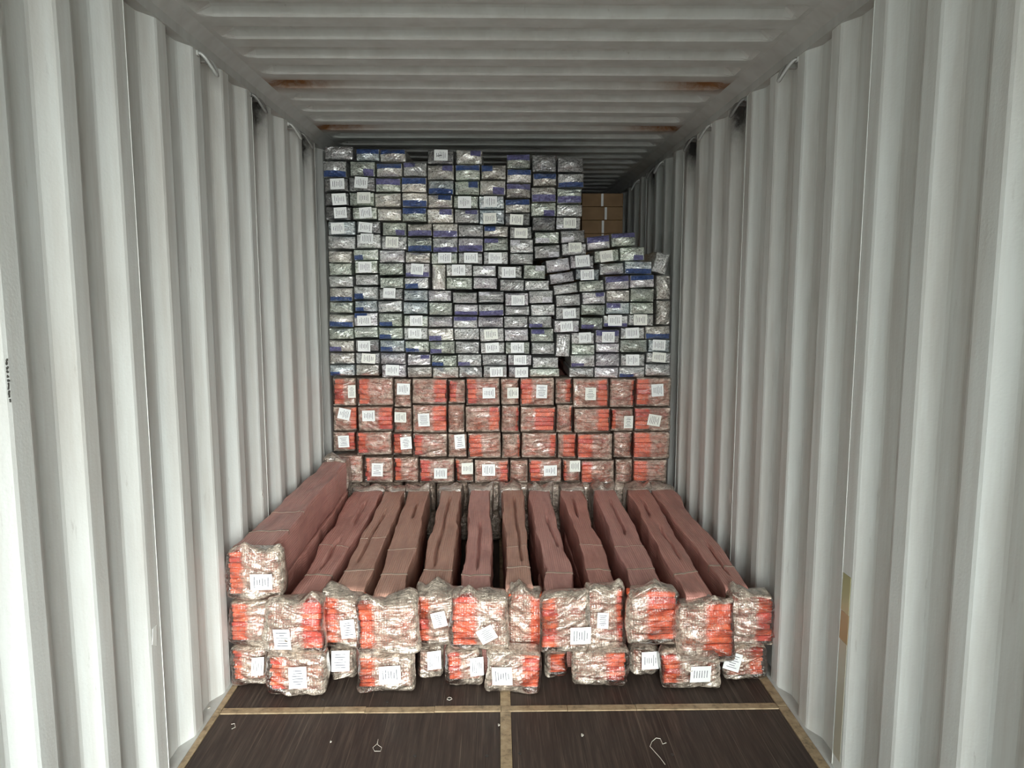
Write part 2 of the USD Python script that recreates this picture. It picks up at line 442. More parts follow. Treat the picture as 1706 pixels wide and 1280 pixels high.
def label_mat(name, paper):
    """White sticker with rows of fine print: st runs 0..1 along the rows (v) and across them (u), plus a whole number that varies the print."""
    mat(name, {
        'uv': ('uvmap', {'attribute': 'st'}),
        'sx': ('separate_xyz', {}),
        'u9': ('math', {'math_type': 'multiply', 'value2': 8.0}),
        'row': ('math', {'math_type': 'floor'}),
        'fr': ('math', {'math_type': 'fraction'}),
        'l1': ('math', {'math_type': 'compare', 'value2': 0.5, 'value3': 0.15}),
        'wn': ('white_noise_texture', {'dimensions': '1D'}),
        'len': ('math', {'math_type': 'multiply_add', 'value2': 0.22, 'value3': 0.14}),
        'vc': ('math', {'math_type': 'subtract', 'value2': 0.5}),
        'va': ('math', {'math_type': 'absolute'}),
        'in': ('math', {'math_type': 'less_than'}),
        'uf': ('math', {'math_type': 'fraction'}),
        'ub': ('math', {'math_type': 'compare', 'value2': 0.5, 'value3': 0.375}),
        'cv': ('combine_xyz', {}),
        'v60': ('math', {'math_type': 'multiply', 'value2': 17.0}),
        'row3': ('math', {'math_type': 'multiply', 'value2': 7.31}),
        'nz': ('noise_texture', {'scale': 1.0, 'detail': 1.0}),
        'wd': ('math', {'math_type': 'greater_than', 'value2': 0.34}),
        'a1': ('math', {'math_type': 'multiply'}),
        'a2': ('math', {'math_type': 'multiply'}),
        'a3': ('math', {'math_type': 'multiply'}),
        'a4': ('math', {'math_type': 'multiply', 'value2': 0.88}),
        'mx': ('mix_color', {'blend_type': 'mix', 'a': paper, 'b': (0.09, 0.09, 0.11)}),
        'p': ('principled_bsdf', {'roughness': 0.5, 'specular_ior_level': 0.3}),
    }, [('uv.UV', 'sx.vector'), ('sx.x', 'u9.value1'), ('u9.value', 'row.value1'), ('u9.value', 'fr.value1'), ('fr.value', 'l1.value1'),
        ('row.value', 'wn.w'), ('wn.value', 'len.value1'), ('sx.y', 'vc.value1'), ('vc.value', 'va.value1'), ('va.value', 'in.value1'), ('len.value', 'in.value2'),
        ('sx.x', 'uf.value1'), ('uf.value', 'ub.value1'), ('sx.y', 'v60.value1'), ('row.value', 'row3.value1'), ('v60.value', 'cv.x'), ('row3.value', 'cv.y'),
        ('cv.vector', 'nz.vector'), ('nz.fac', 'wd.value1'), ('l1.value', 'a1.value1'), ('in.value', 'a1.value2'), ('a1.value', 'a2.value1'), ('ub.value', 'a2.value2'),
        ('a2.value', 'a3.value1'), ('wd.value', 'a3.value2'), ('a3.value', 'a4.value1'), ('a4.value', 'mx.fac'), ('mx.result', 'p.base_color')], 'p.BSDF')


label_mat('label_white', (0.74, 0.75, 0.74))
label_mat('label_cream', (0.72, 0.72, 0.66))

# ------------------------------------------------------------------ the container: walls, roof, floor
WX_L, WX_R, DEEP = 1.168, 1.184, 0.036
PER, RUN, FLAT = 0.311, 0.068, 0.080
Y0, YEND = -2.0, 9.2
RAIL_Z = 2.625

LASH_L = [(345, 92), (430, 165), (490, 213), (510, 233)]
LASH_R = [(1313, 108), (1230, 175), (1175, 218), (1150, 240), (1098, 288), (1086, 298), (1059, 316)]


def wall(side, first):
    s = -1 if side == 'left' else 1
    X = WX_L if s < 0 else WX_R
    w = thing(f'wall_{side}', f'{side} corrugated steel wall of the container, painted pale grey', 'wall', kind='structure')
    ks = np.arange(-20, 30)
    prof = []
    for k in ks:
        y = first + k * PER
        prof += [(y, X + DEEP), (y + RUN, X), (y + RUN + FLAT, X), (y + 2 * RUN + FLAT, X + DEEP)]
    prof = np.array(prof)
    soot_y = [at_x(u, v, s * X)[1] for (u, v) in (LASH_L if s < 0 else LASH_R)[1::2]]
    seams = [first + RUN + FLAT - 0.004 + PER * (1 + 4 * j) for j in range(-6, 7)]
    edges = [e for e in seams if Y0 + 0.15 < e < YEND - 0.2]
    edges = [Y0] + edges + [YEND]
    zs = np.array([0.0, 0.02, 0.5, 1.0, 1.5, 2.0, 2.3, 2.42, 2.52, 2.58, RAIL_Z + 0.01])
    for a, b in zip(edges[:-1], edges[1:]):
        inside = prof[(prof[:, 0] > a + 1e-4) & (prof[:, 0] < b - 1e-4)]
        ys = np.concatenate([[a], inside[:, 0], [b]])
        xs = np.interp(ys, prof[:, 0], prof[:, 1])
        ys2, xs2 = [], []
        for i in range(len(ys)):                         # bevel the folds a little
            if 0 < i < len(ys) - 1:
                for t in (-0.006, 0.006):
                    ys2.append(ys[i] + t); xs2.append(np.interp(ys[i] + t, prof[:, 0], prof[:, 1]))
            else:
                ys2.append(ys[i]); xs2.append(xs[i])
        ys, xs = np.array(ys2), np.array(xs2)
        n, m = len(ys), len(zs)
        Yg, Zg = np.meshgrid(ys, zs, indexing='ij')
        Xg = np.repeat(xs[:, None], m, 1)
        dent = 0.004 * (meshkit.fbm(np.stack([Xg * 0, Yg * 3, Zg * 2.2], -1), 2, seed=5 + (s > 0)) - 0.5)
        Xg = Xg + dent
        v = np.stack([s * Xg, Yg, Zg], -1).reshape(-1, 3)
        vo = v.copy(); vo[:, 0] += s * 0.004
        q = []
        for i in range(n - 1):
            for k in range(m - 1):
                a0, b0 = i * m + k, (i + 1) * m + k
                q.append((a0, b0, b0 + 1, a0 + 1) if s < 0 else (a0, a0 + 1, b0 + 1, b0))
        q = np.array(q)
        f = np.vstack([q[:, [0, 1, 2]], q[:, [0, 2, 3]]])
        soot = np.zeros(len(v))
        for sy in soot_y:
            soot = np.maximum(soot, 1.1 * np.exp(-((v[:, 1] - sy - 0.03) / 0.10) ** 2) * smoothstep(2.35, 2.58, v[:, 2]))
        inner = np.interp(v[:, 1], prof[:, 0], prof[:, 1]) < X + 0.006
        wear = np.where(inner, 1.0, 0.7) * (0.72 + 0.4 * meshkit.noise(np.stack([v[:, 0] * 0, v[:, 1] * 2.3, v[:, 2] * 1.1], 1), seed=3)) * (1 - 0.5 * smoothstep(0.9, 2.2, v[:, 2]))
        fo = np.vstack([f, f[:, ::-1] + len(v)])
        part(w._path, 'sheet', trimesh.Trimesh(np.vstack([v, vo]), fo, process=False), 'wall_paint', smooth=False, attrs={'soot': np.concatenate([soot, soot]), 'wear': np.concatenate([wear, wear]), 'rust': np.zeros(2 * len(v))})
    for e in edges[1:-1]:
        xx = s * (np.interp(e, prof[:, 0], prof[:, 1]) - 0.0005)
        part(w._path, 'weld_seam', tube([(xx, e, 0.01), (xx, e + 0.001, 1.2), (xx, e, 2.62)], 0.0018, 6), 'weld')
    # small defects of the wall: paint chips, tag and tape
    return w, prof


wl, prof_l = wall('left', 2.060)
wr, prof_r = wall('right', 2.070)


def wx(s, y):
    return s * np.interp(y, (prof_l if s < 0 else prof_r)[:, 0], (prof_l if s < 0 else prof_r)[:, 1])


for side, s, X in (('left', -1, WX_L), ('right', 1, WX_R)):
    # upper side rail: a folded section that runs from the wall to the roof sheet
    sec = np.array([(X + 0.05, RAIL_Z - 0.014), (X - 0.006, RAIL_Z - 0.014), (X - 0.006, RAIL_Z + 0.022), (1.118, 2.683), (1.118, 2.70), (X + 0.05, 2.74)])
    v = np.array([(s * x, y, z) for y in (Y0, YEND) for x, z in sec])
    n = len(sec)
    f = []
    for i in range(n):
        a, b = i, (i + 1) % n
        f += [(a, b, b + n), (a, b + n, a + n)]
    for i in range(1, n - 1):
        f += [(0, i + 1, i), (n, n + i, n + i + 1)]
    tm = trimesh.Trimesh(v, np.array(f), process=False)
    tm.fix_normals()
    r = thing(f'trim_{1 if s < 0 else 2}', f'grey folded steel top rail above the {side} wall', 'rail', kind='structure')
    part(r._path, 'rail', tm, 'rail_paint', attrs={'soot': np.zeros(2 * n), 'rust': np.zeros(2 * n)})
    # bottom sill: steel plate that closes the corrugations at floor level, then the wooden edge strip
    b = thing(f'baseboard_{side}', f'steel sill and tan wooden edge strip along the {side} wall foot', 'sill', kind='structure')
    part(b._path, 'sill_plate', box(s * (X - 0.012), s * (X + 0.055), Y0, YEND, -0.03, 0.0025, 0.001), 'rail_paint')
    lens = [Y0, 0.48, 2.915, 5.36, 7.8, YEND]
    for a, c in zip(lens[:-1], lens[1:]):
        part(b._path, 'edge_strip', box(s * 1.132, s * (X - 0.013), a + 0.002, c - 0.002, -0.03, 0.005, 0.002), 'strip_wood')

# roof
RPER, RDEEP, RRUN, RLOW = 0.252, 0.034, 0.030, 0.110
roof = thing('ceiling', 'corrugated steel roof of the container, grey with rust at the seams', 'ceiling', kind='structure')
rust_y = [3.89, 4.90]
first = 2.93 - RRUN / 2


def roof_z(y):
    t = (y - first) % RPER
    return 2.683 + RDEEP * np.interp(t, [0, RRUN, RRUN + RLOW, 2 * RRUN + RLOW, RPER], [1, 0, 0, 1, 1])


rx = np.array([-1.125, -1.095, -1.075, -1.04, -0.98, -0.9, -0.75, -0.4, 0, 0.4, 0.75, 0.9, 0.98, 1.04, 1.075, 1.095, 1.125])
fade = 1 - smoothstep(1.035, 1.10, np.abs(rx))
redge = [Y0] + [first + RRUN + RLOW / 2 + RPER * (3 + 4 * j) for j in range(-6, 6)] + [YEND]
redge = sorted(e for e in redge if Y0 <= e <= YEND)
for a, b in zip(redge[:-1], redge[1:]):
    ys = [a, b]
    for k in range(-26, 30):
        y = first + k * RPER
        for t in (0, RRUN, RRUN + RLOW, 2 * RRUN + RLOW):
            for d in (-0.006, 0.006):
                if a < y + t + d < b:
                    ys.append(y + t + d)
    ys = np.array(sorted(ys))
    z = roof_z(ys)
    Yg, Xg = np.meshgrid(ys, rx, indexing='ij')
    Zg = 2.683 + (z - 2.683)[:, None] * fade[None, :] + 0.004 * (meshkit.fbm(np.stack([Xg * 2, Yg * 2, Yg * 0], -1), 2, seed=9) - 0.5)
    v = np.stack([Xg, Yg, Zg], -1).reshape(-1, 3)
    n, m = len(ys), len(rx)
    q = np.array([(i * m + k, i * m + k + 1, (i + 1) * m + k + 1, (i + 1) * m + k) for i in range(n - 1) for k in range(m - 1)])
    f = np.vstack([q[:, [0, 1, 2]], q[:, [0, 2, 3]]])
    f = f[:, ::-1]
    rust = np.zeros(len(v))
    for ry in rust_y:
        rust = np.maximum(rust, np.exp(-((v[:, 1] - ry) / 0.085) ** 2) * smoothstep(0.66, 1.0, np.abs(v[:, 0])) * 1.15)
    vo = v + [0, 0, 0.004]
    part(roof._path, 'sheet', trimesh.Trimesh(np.vstack([v, vo]), np.vstack([f, f[:, ::-1] + len(v)]), process=False), 'roof_paint', attrs={'rust': np.concatenate([rust, rust]), 'soot': np.zeros(2 * len(v))})

bw = thing('wall_back', 'grey steel front wall at the far dark end of the container', 'wall', kind='structure')
zz = np.arange(-1.22, 1.22, 0.31)
for i, x0 in enumerate(zz):
    part(bw._path, 'sheet', box(max(x0, -1.26), min(x0 + 0.3102, 1.27), YEND - 0.002 * (i % 2), YEND + 0.03, -0.05, 2.76), 'wall_paint')

# floor: plywood panels with tan joint strips
fl = thing('floor', 'dark brown plywood floor of the container with tan joint strips', 'floor', kind='structure')
JX, JW = 0.018, 0.0225
jy = [Y0 - 2.4 + 2.395 * 0, 2.92, 5.36, 7.80]
ybounds = [(Y0, 0.4575), (0.5025, 2.8975), (2.9425, 5.3375), (5.3825, 7.7775), (7.8225, YEND)]
for a, b in ybounds:
    for x0, x1 in ((-1.131, JX - JW), (JX + JW, 1.131)):
        part(fl._path, 'plywood_panel', box(x0, x1, a, b, -0.03, 0.0, 0.001), 'plywood')
for a, b in ybounds:
    part(fl._path, 'joint_strip', box(JX - JW + 0.001, JX + JW - 0.001, a, b, -0.03, 0.002, 0.0015), 'strip_wood')
rng = np.random.default_rng(4)
for y in (0.48, 2.92, 5.36, 7.80):
    xs = [-1.131, -0.72, -0.55, -0.27, 0.0, 0.27, 0.55, 1.131]
    for i, (a, b) in enumerate(zip(xs[:-1], xs[1:])):
        o = rng.uniform(-0.003, 0.003)
        part(fl._path, 'joint_strip', box(a + 0.0004, b - 0.0004, y - 0.021 + o, y + 0.021 + o, -0.03, 0.002 + rng.uniform(0, 0.002), 0.0015), 'strip_wood')
for u, v in [(645, 1170), (748, 1164), (748, 1178), (811, 1177), (811, 1260), (691, 1260), (866, 1256), (930, 1174), (538, 1166), (1120, 1258), (1275, 1190), (975, 1180)]:
    p = at_z(u, v, 0.0)
    hd = trimesh.creation.cylinder(0.006, 0.003, sections=12).apply_translation(p + [0, 0, 0.0012])
    part(fl._path, 'screw', hd, 'screw_metal')

part(fl._path, 'subfloor', box(-1.28, 1.28, Y0 - 0.01, YEND + 0.03, -0.16, -0.0305), 'rail_paint')
gr = thing('ground', 'pale concrete loading yard outside the container doors', 'ground', kind='structure')
part(gr._path, 'slab', box(-30, 30, -30, Y0 - 0.01, -0.25, -0.04), 'concrete')

# lashing rings under the top rails
for s, spots in ((-1, LASH_L), (1, LASH_R)):
    X = WX_L if s < 0 else WX_R
    for i, (u, v) in enumerate(spots):
        y = at_x(u, v, s * (X - 0.02))[1]
        side = 'left' if s < 0 else 'right'
        dark = i % 2 == 1
        L = thing('lashing_ring', f'bent steel lashing ring under the {side} top rail, {ORD[i]} from the container mouth', 'lashing ring', (s * X, y, RAIL_Z), group='lashing rings along the top rails')
        xi = s * (X - 0.018)
        pts = []
        a, b, d = 0.035, 0.012, 0.095
        P = [(s * (X + 0.01), y - 0.046, RAIL_Z - 0.020), (xi + s * 0.004, y - 0.044, RAIL_Z - 0.024), (xi - s * 0.012, y - 0.034, RAIL_Z - 0.044), (xi - s * 0.036, y - 0.002, RAIL_Z - 0.092), (xi - s * 0.038, y + 0.006, RAIL_Z - 0.094),
             (xi - s * 0.020, y + 0.030, RAIL_Z - 0.052), (xi + s * 0.002, y + 0.044, RAIL_Z - 0.024), (s * (X + 0.01), y + 0.046, RAIL_Z - 0.020)]
        t = np.linspace(0, len(P) - 1, 25)
        P = np.array(P)
        pp = np.stack([np.interp(t, range(len(P)), P[:, k]) for k in range(3)], 1)
        pp[1:-1] = (pp[:-2] + 2 * pp[1:-1] + pp[2:]) / 4
        part(L._path, 'bar', tube(pp, 0.0075, 8), 'steel_dark' if dark else 'steel', smooth=True, base=L._base)
        for dy in (-0.046, 0.046):
            part(L._path, 'weld_plate', box(s * (X - 0.006), s * (X + 0.034), y + dy - 0.012, y + dy + 0.012, RAIL_Z - 0.034, RAIL_Z - 0.0145), 'steel_dark' if dark else 'rail_paint', base=L._base)

# ------------------------------------------------------------------ wrapped goods


class Pillow:
    """A wrapped parcel: a soft box with a wrinkled front. Local axes: x width, y depth (front = -1), z height; roll is the tilt in the picture plane."""

    def __init__(self, c, half, n=(14, 4, 8), r=0.02, bulge=0.01, amp=0.006, fold=0.004, seed=0, roll=0.0, ears=0.0, taper=0.0, foldang=0.2, foldf=30.0, side=1.0):
        p, f, idx = grid(*n)
        self.n, self.idx, self.f, self.u = n, idx, f, p
        half = np.asarray(half, float)
        q = rounded(p, half, r)
        a, b = p[:, 0], p[:, 2]
        front = smoothstep(0.2, -1.0, p[:, 1])
        sd = np.array([seed * 7.13, seed * 3.71, seed * 1.37])
        nz = meshkit.fbm(q * 16 + sd, 3, seed=seed % 97) - 0.5
        ca, sa = math.cos(foldang), math.sin(foldang)
        w = np.stack([(q[:, 0] * ca + q[:, 2] * sa) * 7, q[:, 1] * 4, (-q[:, 0] * sa + q[:, 2] * ca) * foldf], 1)
        fo = np.abs(meshkit.fbm(w + sd[::-1], 3, seed=(seed + 31) % 97) - 0.5) * 2
        q[:, 1] -= front * (bulge * (1 - a ** 2) * (1 - b ** 2) * 1.5 + amp * nz * 2 + fold * (fo - 0.25) * 2)
        # sides swell and wander
        nx = meshkit.fbm(q * 9 + sd + 11, 2, seed=(seed + 7) % 97) - 0.5
        q[:, 0] += np.sign(a) * np.abs(a) ** 3 * (amp * 1.2 * nx * 2 * side)
        q[:, 2] += np.sign(b) * np.abs(b) ** 3 * (amp * 0.8 * nx * 2 * side)
        if ears:
            re_ = np.random.default_rng(seed + 5)
            lift = np.zeros_like(a)
            for _ in range(3):
                a0, wd, hg, y0_ = re_.uniform(-1, 1), re_.uniform(0.35, 0.9), re_.uniform(0.3, 1.0), re_.uniform(-1, 0.6)
                lift = np.maximum(lift, hg * np.maximum(0, 1 - np.abs(a - a0) / wd) * np.exp(-((p[:, 1] - y0_) / 0.9) ** 2))
            q[:, 2] += smoothstep(0.35, 1.0, b) * ears * (lift - 0.25)
            q[:, 0] += smoothstep(0.75, 1.0, np.abs(a)) * np.sign(a) * smoothstep(0.0, 1.0, b) * ears * 0.3 * (lift - 0.4)
        if taper:
            k = smoothstep(-0.2, 1.0, p[:, 1]) * taper
            q[:, 0] *= 1 - k
        cr, sr = math.cos(roll), math.sin(roll)
        x, z = q[:, 0].copy(), q[:, 2].copy()
        q[:, 0], q[:, 2] = x * cr + z * sr, -x * sr + z * cr
        self.half, self.roll, self.c = half, roll, np.asarray(c, float)
        self.v = q + self.c
        nx_, nz_ = n[0], n[2]
        self.F = np.array([[self.v[idx[(i, 0, k)]] for k in range(nz_ + 1)] for i in range(nx_ + 1)])

    def mesh(self):
        return trimesh.Trimesh(self.v, self.f, process=False)

    def front(self, a, b):
        """Point of the front face at a, b in -1..1 (bilinear)."""
        nx, nz = self.n[0], self.n[2]
        s = np.clip((np.asarray(a, float) + 1) / 2 * nx, 0, nx - 1e-6)
        t = np.clip((np.asarray(b, float) + 1) / 2 * nz, 0, nz - 1e-6)
        i, k = s.astype(int), t.astype(int)
        s, t = (s - i)[..., None], (t - k)[..., None]
        F = self.F
        return (F[i, k] * (1 - s) + F[i + 1, k] * s) * (1 - t) + (F[i, k + 1] * (1 - s) + F[i + 1, k + 1] * s) * t


def sheet_on(pl, A, B, lift, thick=0.0006):
    """A thin closed sheet that lies on a pillow's front: A, B are 2-d arrays of face coordinates. Returns (mesh, uv)."""
    P = pl.front(A, B)
    P = P - np.array([0, lift, 0])
    n, m = A.shape
    back = P + np.array([0, thick, 0])
    v = np.vstack([P.reshape(-1, 3), back.reshape(-1, 3)])
    q = []
    for i in range(n - 1):
        for k in range(m - 1):
            a = i * m + k
            q.append((a, a + m, a + m + 1, a + 1))
            a += n * m
            q.append((a, a + 1, a + m + 1, a + m))
    loop = [i * m for i in range(n)] + [(n - 1) * m + k for k in range(1, m)] + [i * m + m - 1 for i in range(n - 2, -1, -1)] + [k for k in range(m - 2, 0, -1)]
    for a, b in zip(loop, loop[1:] + loop[:1]):
        q.append((a, a + n * m, b + n * m, b))
    q = np.array(q)
    f = np.vstack([q[:, [0, 1, 2]], q[:, [0, 2, 3]]])
    U, V = np.meshgrid(np.linspace(0, 1, n), np.linspace(0, 1, m), indexing='ij')
    uv = np.stack([U.ravel(), V.ravel()], 1)
    return trimesh.Trimesh(v, f, process=False), np.vstack([uv, uv])


_print = [0]


def sticker(t, pl, u0, v0, u1, v1, yd, roll=0.0, portrait=False, cream=False, name='shipping_label'):
    """A white sticker at a pixel rectangle of the photograph, laid flat against the parcel's front."""
    c = at((u0 + u1) / 2, (v0 + v1) / 2, yd)
    a, b = at(u0, (v0 + v1) / 2, yd), at(u1, (v0 + v1) / 2, yd)
    w = np.linalg.norm(b - a) / 2
    a, b = at((u0 + u1) / 2, v0, yd), at((u0 + u1) / 2, v1, yd)
    h = abs(a[2] - b[2]) / 2
    ra = math.radians(roll)
    if roll:
        k = 1 / (abs(math.cos(ra)) + abs(math.sin(ra)))
        w, h = w * (1 - (1 - k) * 0.8), h * (1 - (1 - k) * 0.8)
    n, m = 5, 5
    S, T = np.meshgrid(np.linspace(-1, 1, n), np.linspace(-1, 1, m), indexing='ij')
    X = S * w * math.cos(ra) + T * h * math.sin(ra)
    Z = -S * w * math.sin(ra) + T * h * math.cos(ra)
    # nearest face coordinates
    dx, dz = c[0] + X - pl.c[0], c[2] + Z - pl.c[2]
    cr, sr = math.cos(pl.roll), math.sin(pl.roll)
    A = (dx * cr - dz * sr) / pl.half[0]
    B = (dx * sr + dz * cr) / pl.half[2]
    P = pl.front(np.clip(A, -0.93, 0.93), np.clip(B, -0.9, 0.9))
    Y = P[..., 1]
    co = np.stack([np.ones(n * m), S.ravel(), T.ravel()], 1)
    k, *_ = np.linalg.lstsq(co, Y.ravel(), rcond=None)
    k[1:] *= 0.6
    pred = (co @ k).reshape(n, m)
    Yp = pred + (Y - pred).min() - 0.0035
    rs = np.random.default_rng(int(u0 * 31 + v0))
    Yp = Yp - 0.0022 * rs.uniform(0, 1) * (S ** 2 + 0.4 * T ** 2) * rs.choice([-0.6, 1])
    c = at((u0 + u1) / 2, (v0 + v1) / 2, Yp[n // 2, m // 2])
    P = np.stack([c[0] + X, Yp, c[2] + Z], -1)
    Pb = P + [0, 0.0008, 0]
    v = np.vstack([P.reshape(-1, 3), Pb.reshape(-1, 3)])
    q = []
    for i in range(n - 1):
        for j in range(m - 1):
            a0 = i * m + j
            q.append((a0, a0 + m, a0 + m + 1, a0 + 1))
            a0 += n * m
            q.append((a0, a0 + 1, a0 + m + 1, a0 + m))
    loop = [i * m for i in range(n)] + [(n - 1) * m + j for j in range(1, m)] + [i * m + m - 1 for i in range(n - 2, -1, -1)] + [j for j in range(m - 2, 0, -1)]
    for a0, b0 in zip(loop, loop[1:] + loop[:1]):
        q.append((a0, a0 + n * m, b0 + n * m, b0))
    q = np.array(q)
    f = np.vstack([q[:, [0, 1, 2]], q[:, [0, 2, 3]]])
    _print[0] += 1
    s01, t01 = (S.ravel() + 1) / 2, (T.ravel() + 1) / 2
    eps = 1e-3
    uu = np.clip(t01 if portrait else s01, eps, 1 - eps) + _print[0]
    vv = s01 if portrait else t01
    uv = np.stack([uu, vv], 1)
    part(t._path, name, trimesh.Trimesh(v, f, process=False), 'label_cream' if cream else 'label_white', uv=np.vstack([uv, uv]), base=t._base)


def rect(u0, v0, u1, v1, y):
    """Centre (x, z) and half sizes of the upright rectangle at depth y seen between two pixels."""
    c = at((u0 + u1) / 2, (v0 + v1) / 2, y)
    w = at(u1, (v0 + v1) / 2, y)[0] - at(u0, (v0 + v1) / 2, y)[0]
    h = at((u0 + u1) / 2, v0, y)[2] - at((u0 + u1) / 2, v1, y)[2]
    return c[0], c[2], w / 2, h / 2


# ---- the stack of small silver parcels with blue cards
YB = 4.97
# column: rows of  u0,v0,u1,v1[,flags][,L u0 v0 u1 v1 roll]; flags: tint n g p w b d | card: T/B full top/bottom, l/r half, with colour b p w k
COLS = [
 ["539 242 588 266 d", "537 267 577 296 n Bb", "539 296 580 319 d L550 297 574 316 -3", "540 320 581 343 d L553 322 577 342 -4", "541 344 585 367 d L556 345 578 364 -4",
  "545 368 592 392 b L551 371 574 390 -2", "545 393 592 417 n", "546 418 586 438 w", "547 438 586 459 g", "547 460 589 479 n", "548 480 587 503 w Bb", "548 503 588 522 g",
  "547 524 589 546 w Bb", "547 547 589 566 g", "547 567 590 587 w Blp", "548 588 591 607 w", "548 608 591 627 b Blb"],
 ["592 247 632 268 b Tb", "582 268 625 294 g Brp", "580 294 625 319 d L590 294 613 314 4", "581 320 624 343 g L595 320 617 339 -1 c", "586 344 628 366 g L598 345 620 364 -5",
  "593 368 634 390 d L596 370 621 388 6", "593 389 634 414 n L600 389 622 406 2", "588 414 630 434 g Blb", "590 434 629 456 g L597 436 619 454 0", "591 457 631 476 n", "588 477 630 500 n Blb",
  "590 501 628 520 b Blb", "589 521 629 544 p Tlb L595 526 618 543 -1", "589 545 630 564 g", "591 566 631 586 d L596 568 617 586 0", "592 588 632 607 n L602 589 626 606 5 c", "592 608 631 627 w"],
 ["632 248 676 270 w Tb", "626 271 670 295 w Tb", "624 296 668 320 g Tp", "623 321 668 346 w", "628 347 669 368 w", "636 369 677 393 g Brp", "635 393 678 417 n L642 394 664 413 3 c", "631 416 674 438 p",
  "630 438 672 459 g", "632 462 672 481 g", "631 481 671 500 n L638 480 659 497 2", "629 501 670 521 n", "630 522 670 545 g Blb", "630 546 671 566 g Blb", "632 567 674 587 b Blb", "633 588 676 608 p", "635 608 677 630 p L642 608 665 626 2"],
 ["671 269 712 294 n Tlp", "668 294 711 321 w Tb", "669 320 714 345 w Bb", "669 345 711 371 g Tb", "678 372 720 394 w Bp", "678 395 720 420 g Bb", "675 420 717 439 w", "674 438 716 463 p Bp L684 439 706 458 4",
  "673 462 714 482 n Blb", "672 483 713 502 b", "671 503 713 524 b", "672 526 713 545 g L683 526 704 543 0", "672 546 713 567 n L680 547 702 564 2", "674 568 715 588 g Blb", "678 589 718 610 p Trp", "678 611 720 630 w"],
 ["711 249 756 274 d L723 249 746 268 1", "711 274 757 300 w Trp", "711 300 756 324 b Bb", "712 324 754 346 w Trb", "711 347 756 373 w Trp", "720 372 763 396 w Bp", "720 396 763 421 n Bp", "718 421 762 440 g L730 421 752 438 0",
  "719 440 743 484 w V", "713 484 752 503 p", "714 504 754 526 g", "713 527 755 546 p", "713 547 756 570 w Blp", "715 569 758 592 g Blp", "718 592 762 612 g Blb", "720 612 764 631 w"],
 ["759 249 804 274 w Trp", "758 274 800 300 g Tb", "757 301 799 325 g Trb", "755 326 797 347 g L763 327 785 347 0", "757 348 798 372 n Trp", "763 374 806 395 n", "763 396 806 420 p Bp", "763 421 804 440 n L773 421 796 438 0",
  "742 440 787 461 n L753 441 775 459 0", "743 462 787 483 g", "753 487 795 506 n", "756 507 797 526 p Bp", "754 527 796 547 n Tp", "756 547 799 567 n", "758 569 799 590 n", "761 591 803 611 n Blp", "764 611 804 630 n"],
 ["801 274 844 299 w Tlb", "799 300 843 325 w Brp", "797 326 840 348 b L806 327 828 345 0", "798 349 841 374 b L805 355 827 373 -2 c", "805 375 847 395 w Tlb", "805 396 847 418 g Tlp", "805 419 847 441 n L814 421 836 439 0",
  "787 442 827 461 n Trw", "788 462 829 482 p", "796 484 840 505 n Tlw", "797 507 840 527 n Bp", "796 528 840 546 p", "799 547 840 570 n L806 548 830 566 -4 c", "800 571 842 590 n L808 571 832 588 -4", "802 591 845 610 n", "805 610 845 630 n L816 612 838 628 -2"],
 ["843 256 884 281 g Tp", "844 281 887 305 w Tb", "843 305 885 330 w Tp", "841 331 884 355 w Tb", "841 355 884 377 d L849 357 872 375 4 c", "849 377 889 398 n L857 380 879 397 1 c", "849 398 889 422 n Tlw", "849 422 889 441 n",
  "829 443 870 464 n L836 445 859 463 0", "833 465 874 487 n", "841 488 882 510 p L852 492 874 509 0", "841 510 883 526 n", "838 527 880 547 n", "840 548 881 569 p", "841 570 883 591 g L851 571 873 588 0", "846 591 886 610 p L856 592 877 608 0", "847 611 882 631 p L858 612 880 629 -1"],
 ["885 257 928 287 d", "888 288 928 310 w Tb", "885 311 927 337 w Bp", "884 337 927 361 g Brp", "884 361 926 385 d", "891 386 932 406 g Blw", "890 408 934 432 n Brw R-4", "872 441 912 466 g Trw", "874 467 919 484 n", "880 484 924 506 n Brw R-2",
  "884 507 925 527 n R-2", "880 527 920 547 n Blp", "884 548 925 570 g Tlp", "885 571 925 592 n", "887 593 931 614 n", "881 615 933 630 g"],
 ["929 261 973 287 d", "929 288 974 313 n Bb", "928 314 970 339 g Bp", "927 340 971 361 n", "926 362 968 384 n Blw L939 363 960 380 0 c", "934 382 975 405 n Blw R-2", "936 405 978 427 n L947 404 969 420 -2 c", "907 429 950 455 p Trw R-8", "912 452 957 475 p Tlw R-8", "920 470 963 491 n R-8",
  "926 490 968 511 n R-4", "926 512 968 533 n L937 514 960 531 -4", "921 534 966 556 p L933 535 955 553 -5", "926 556 951 598 n V R2"],
]
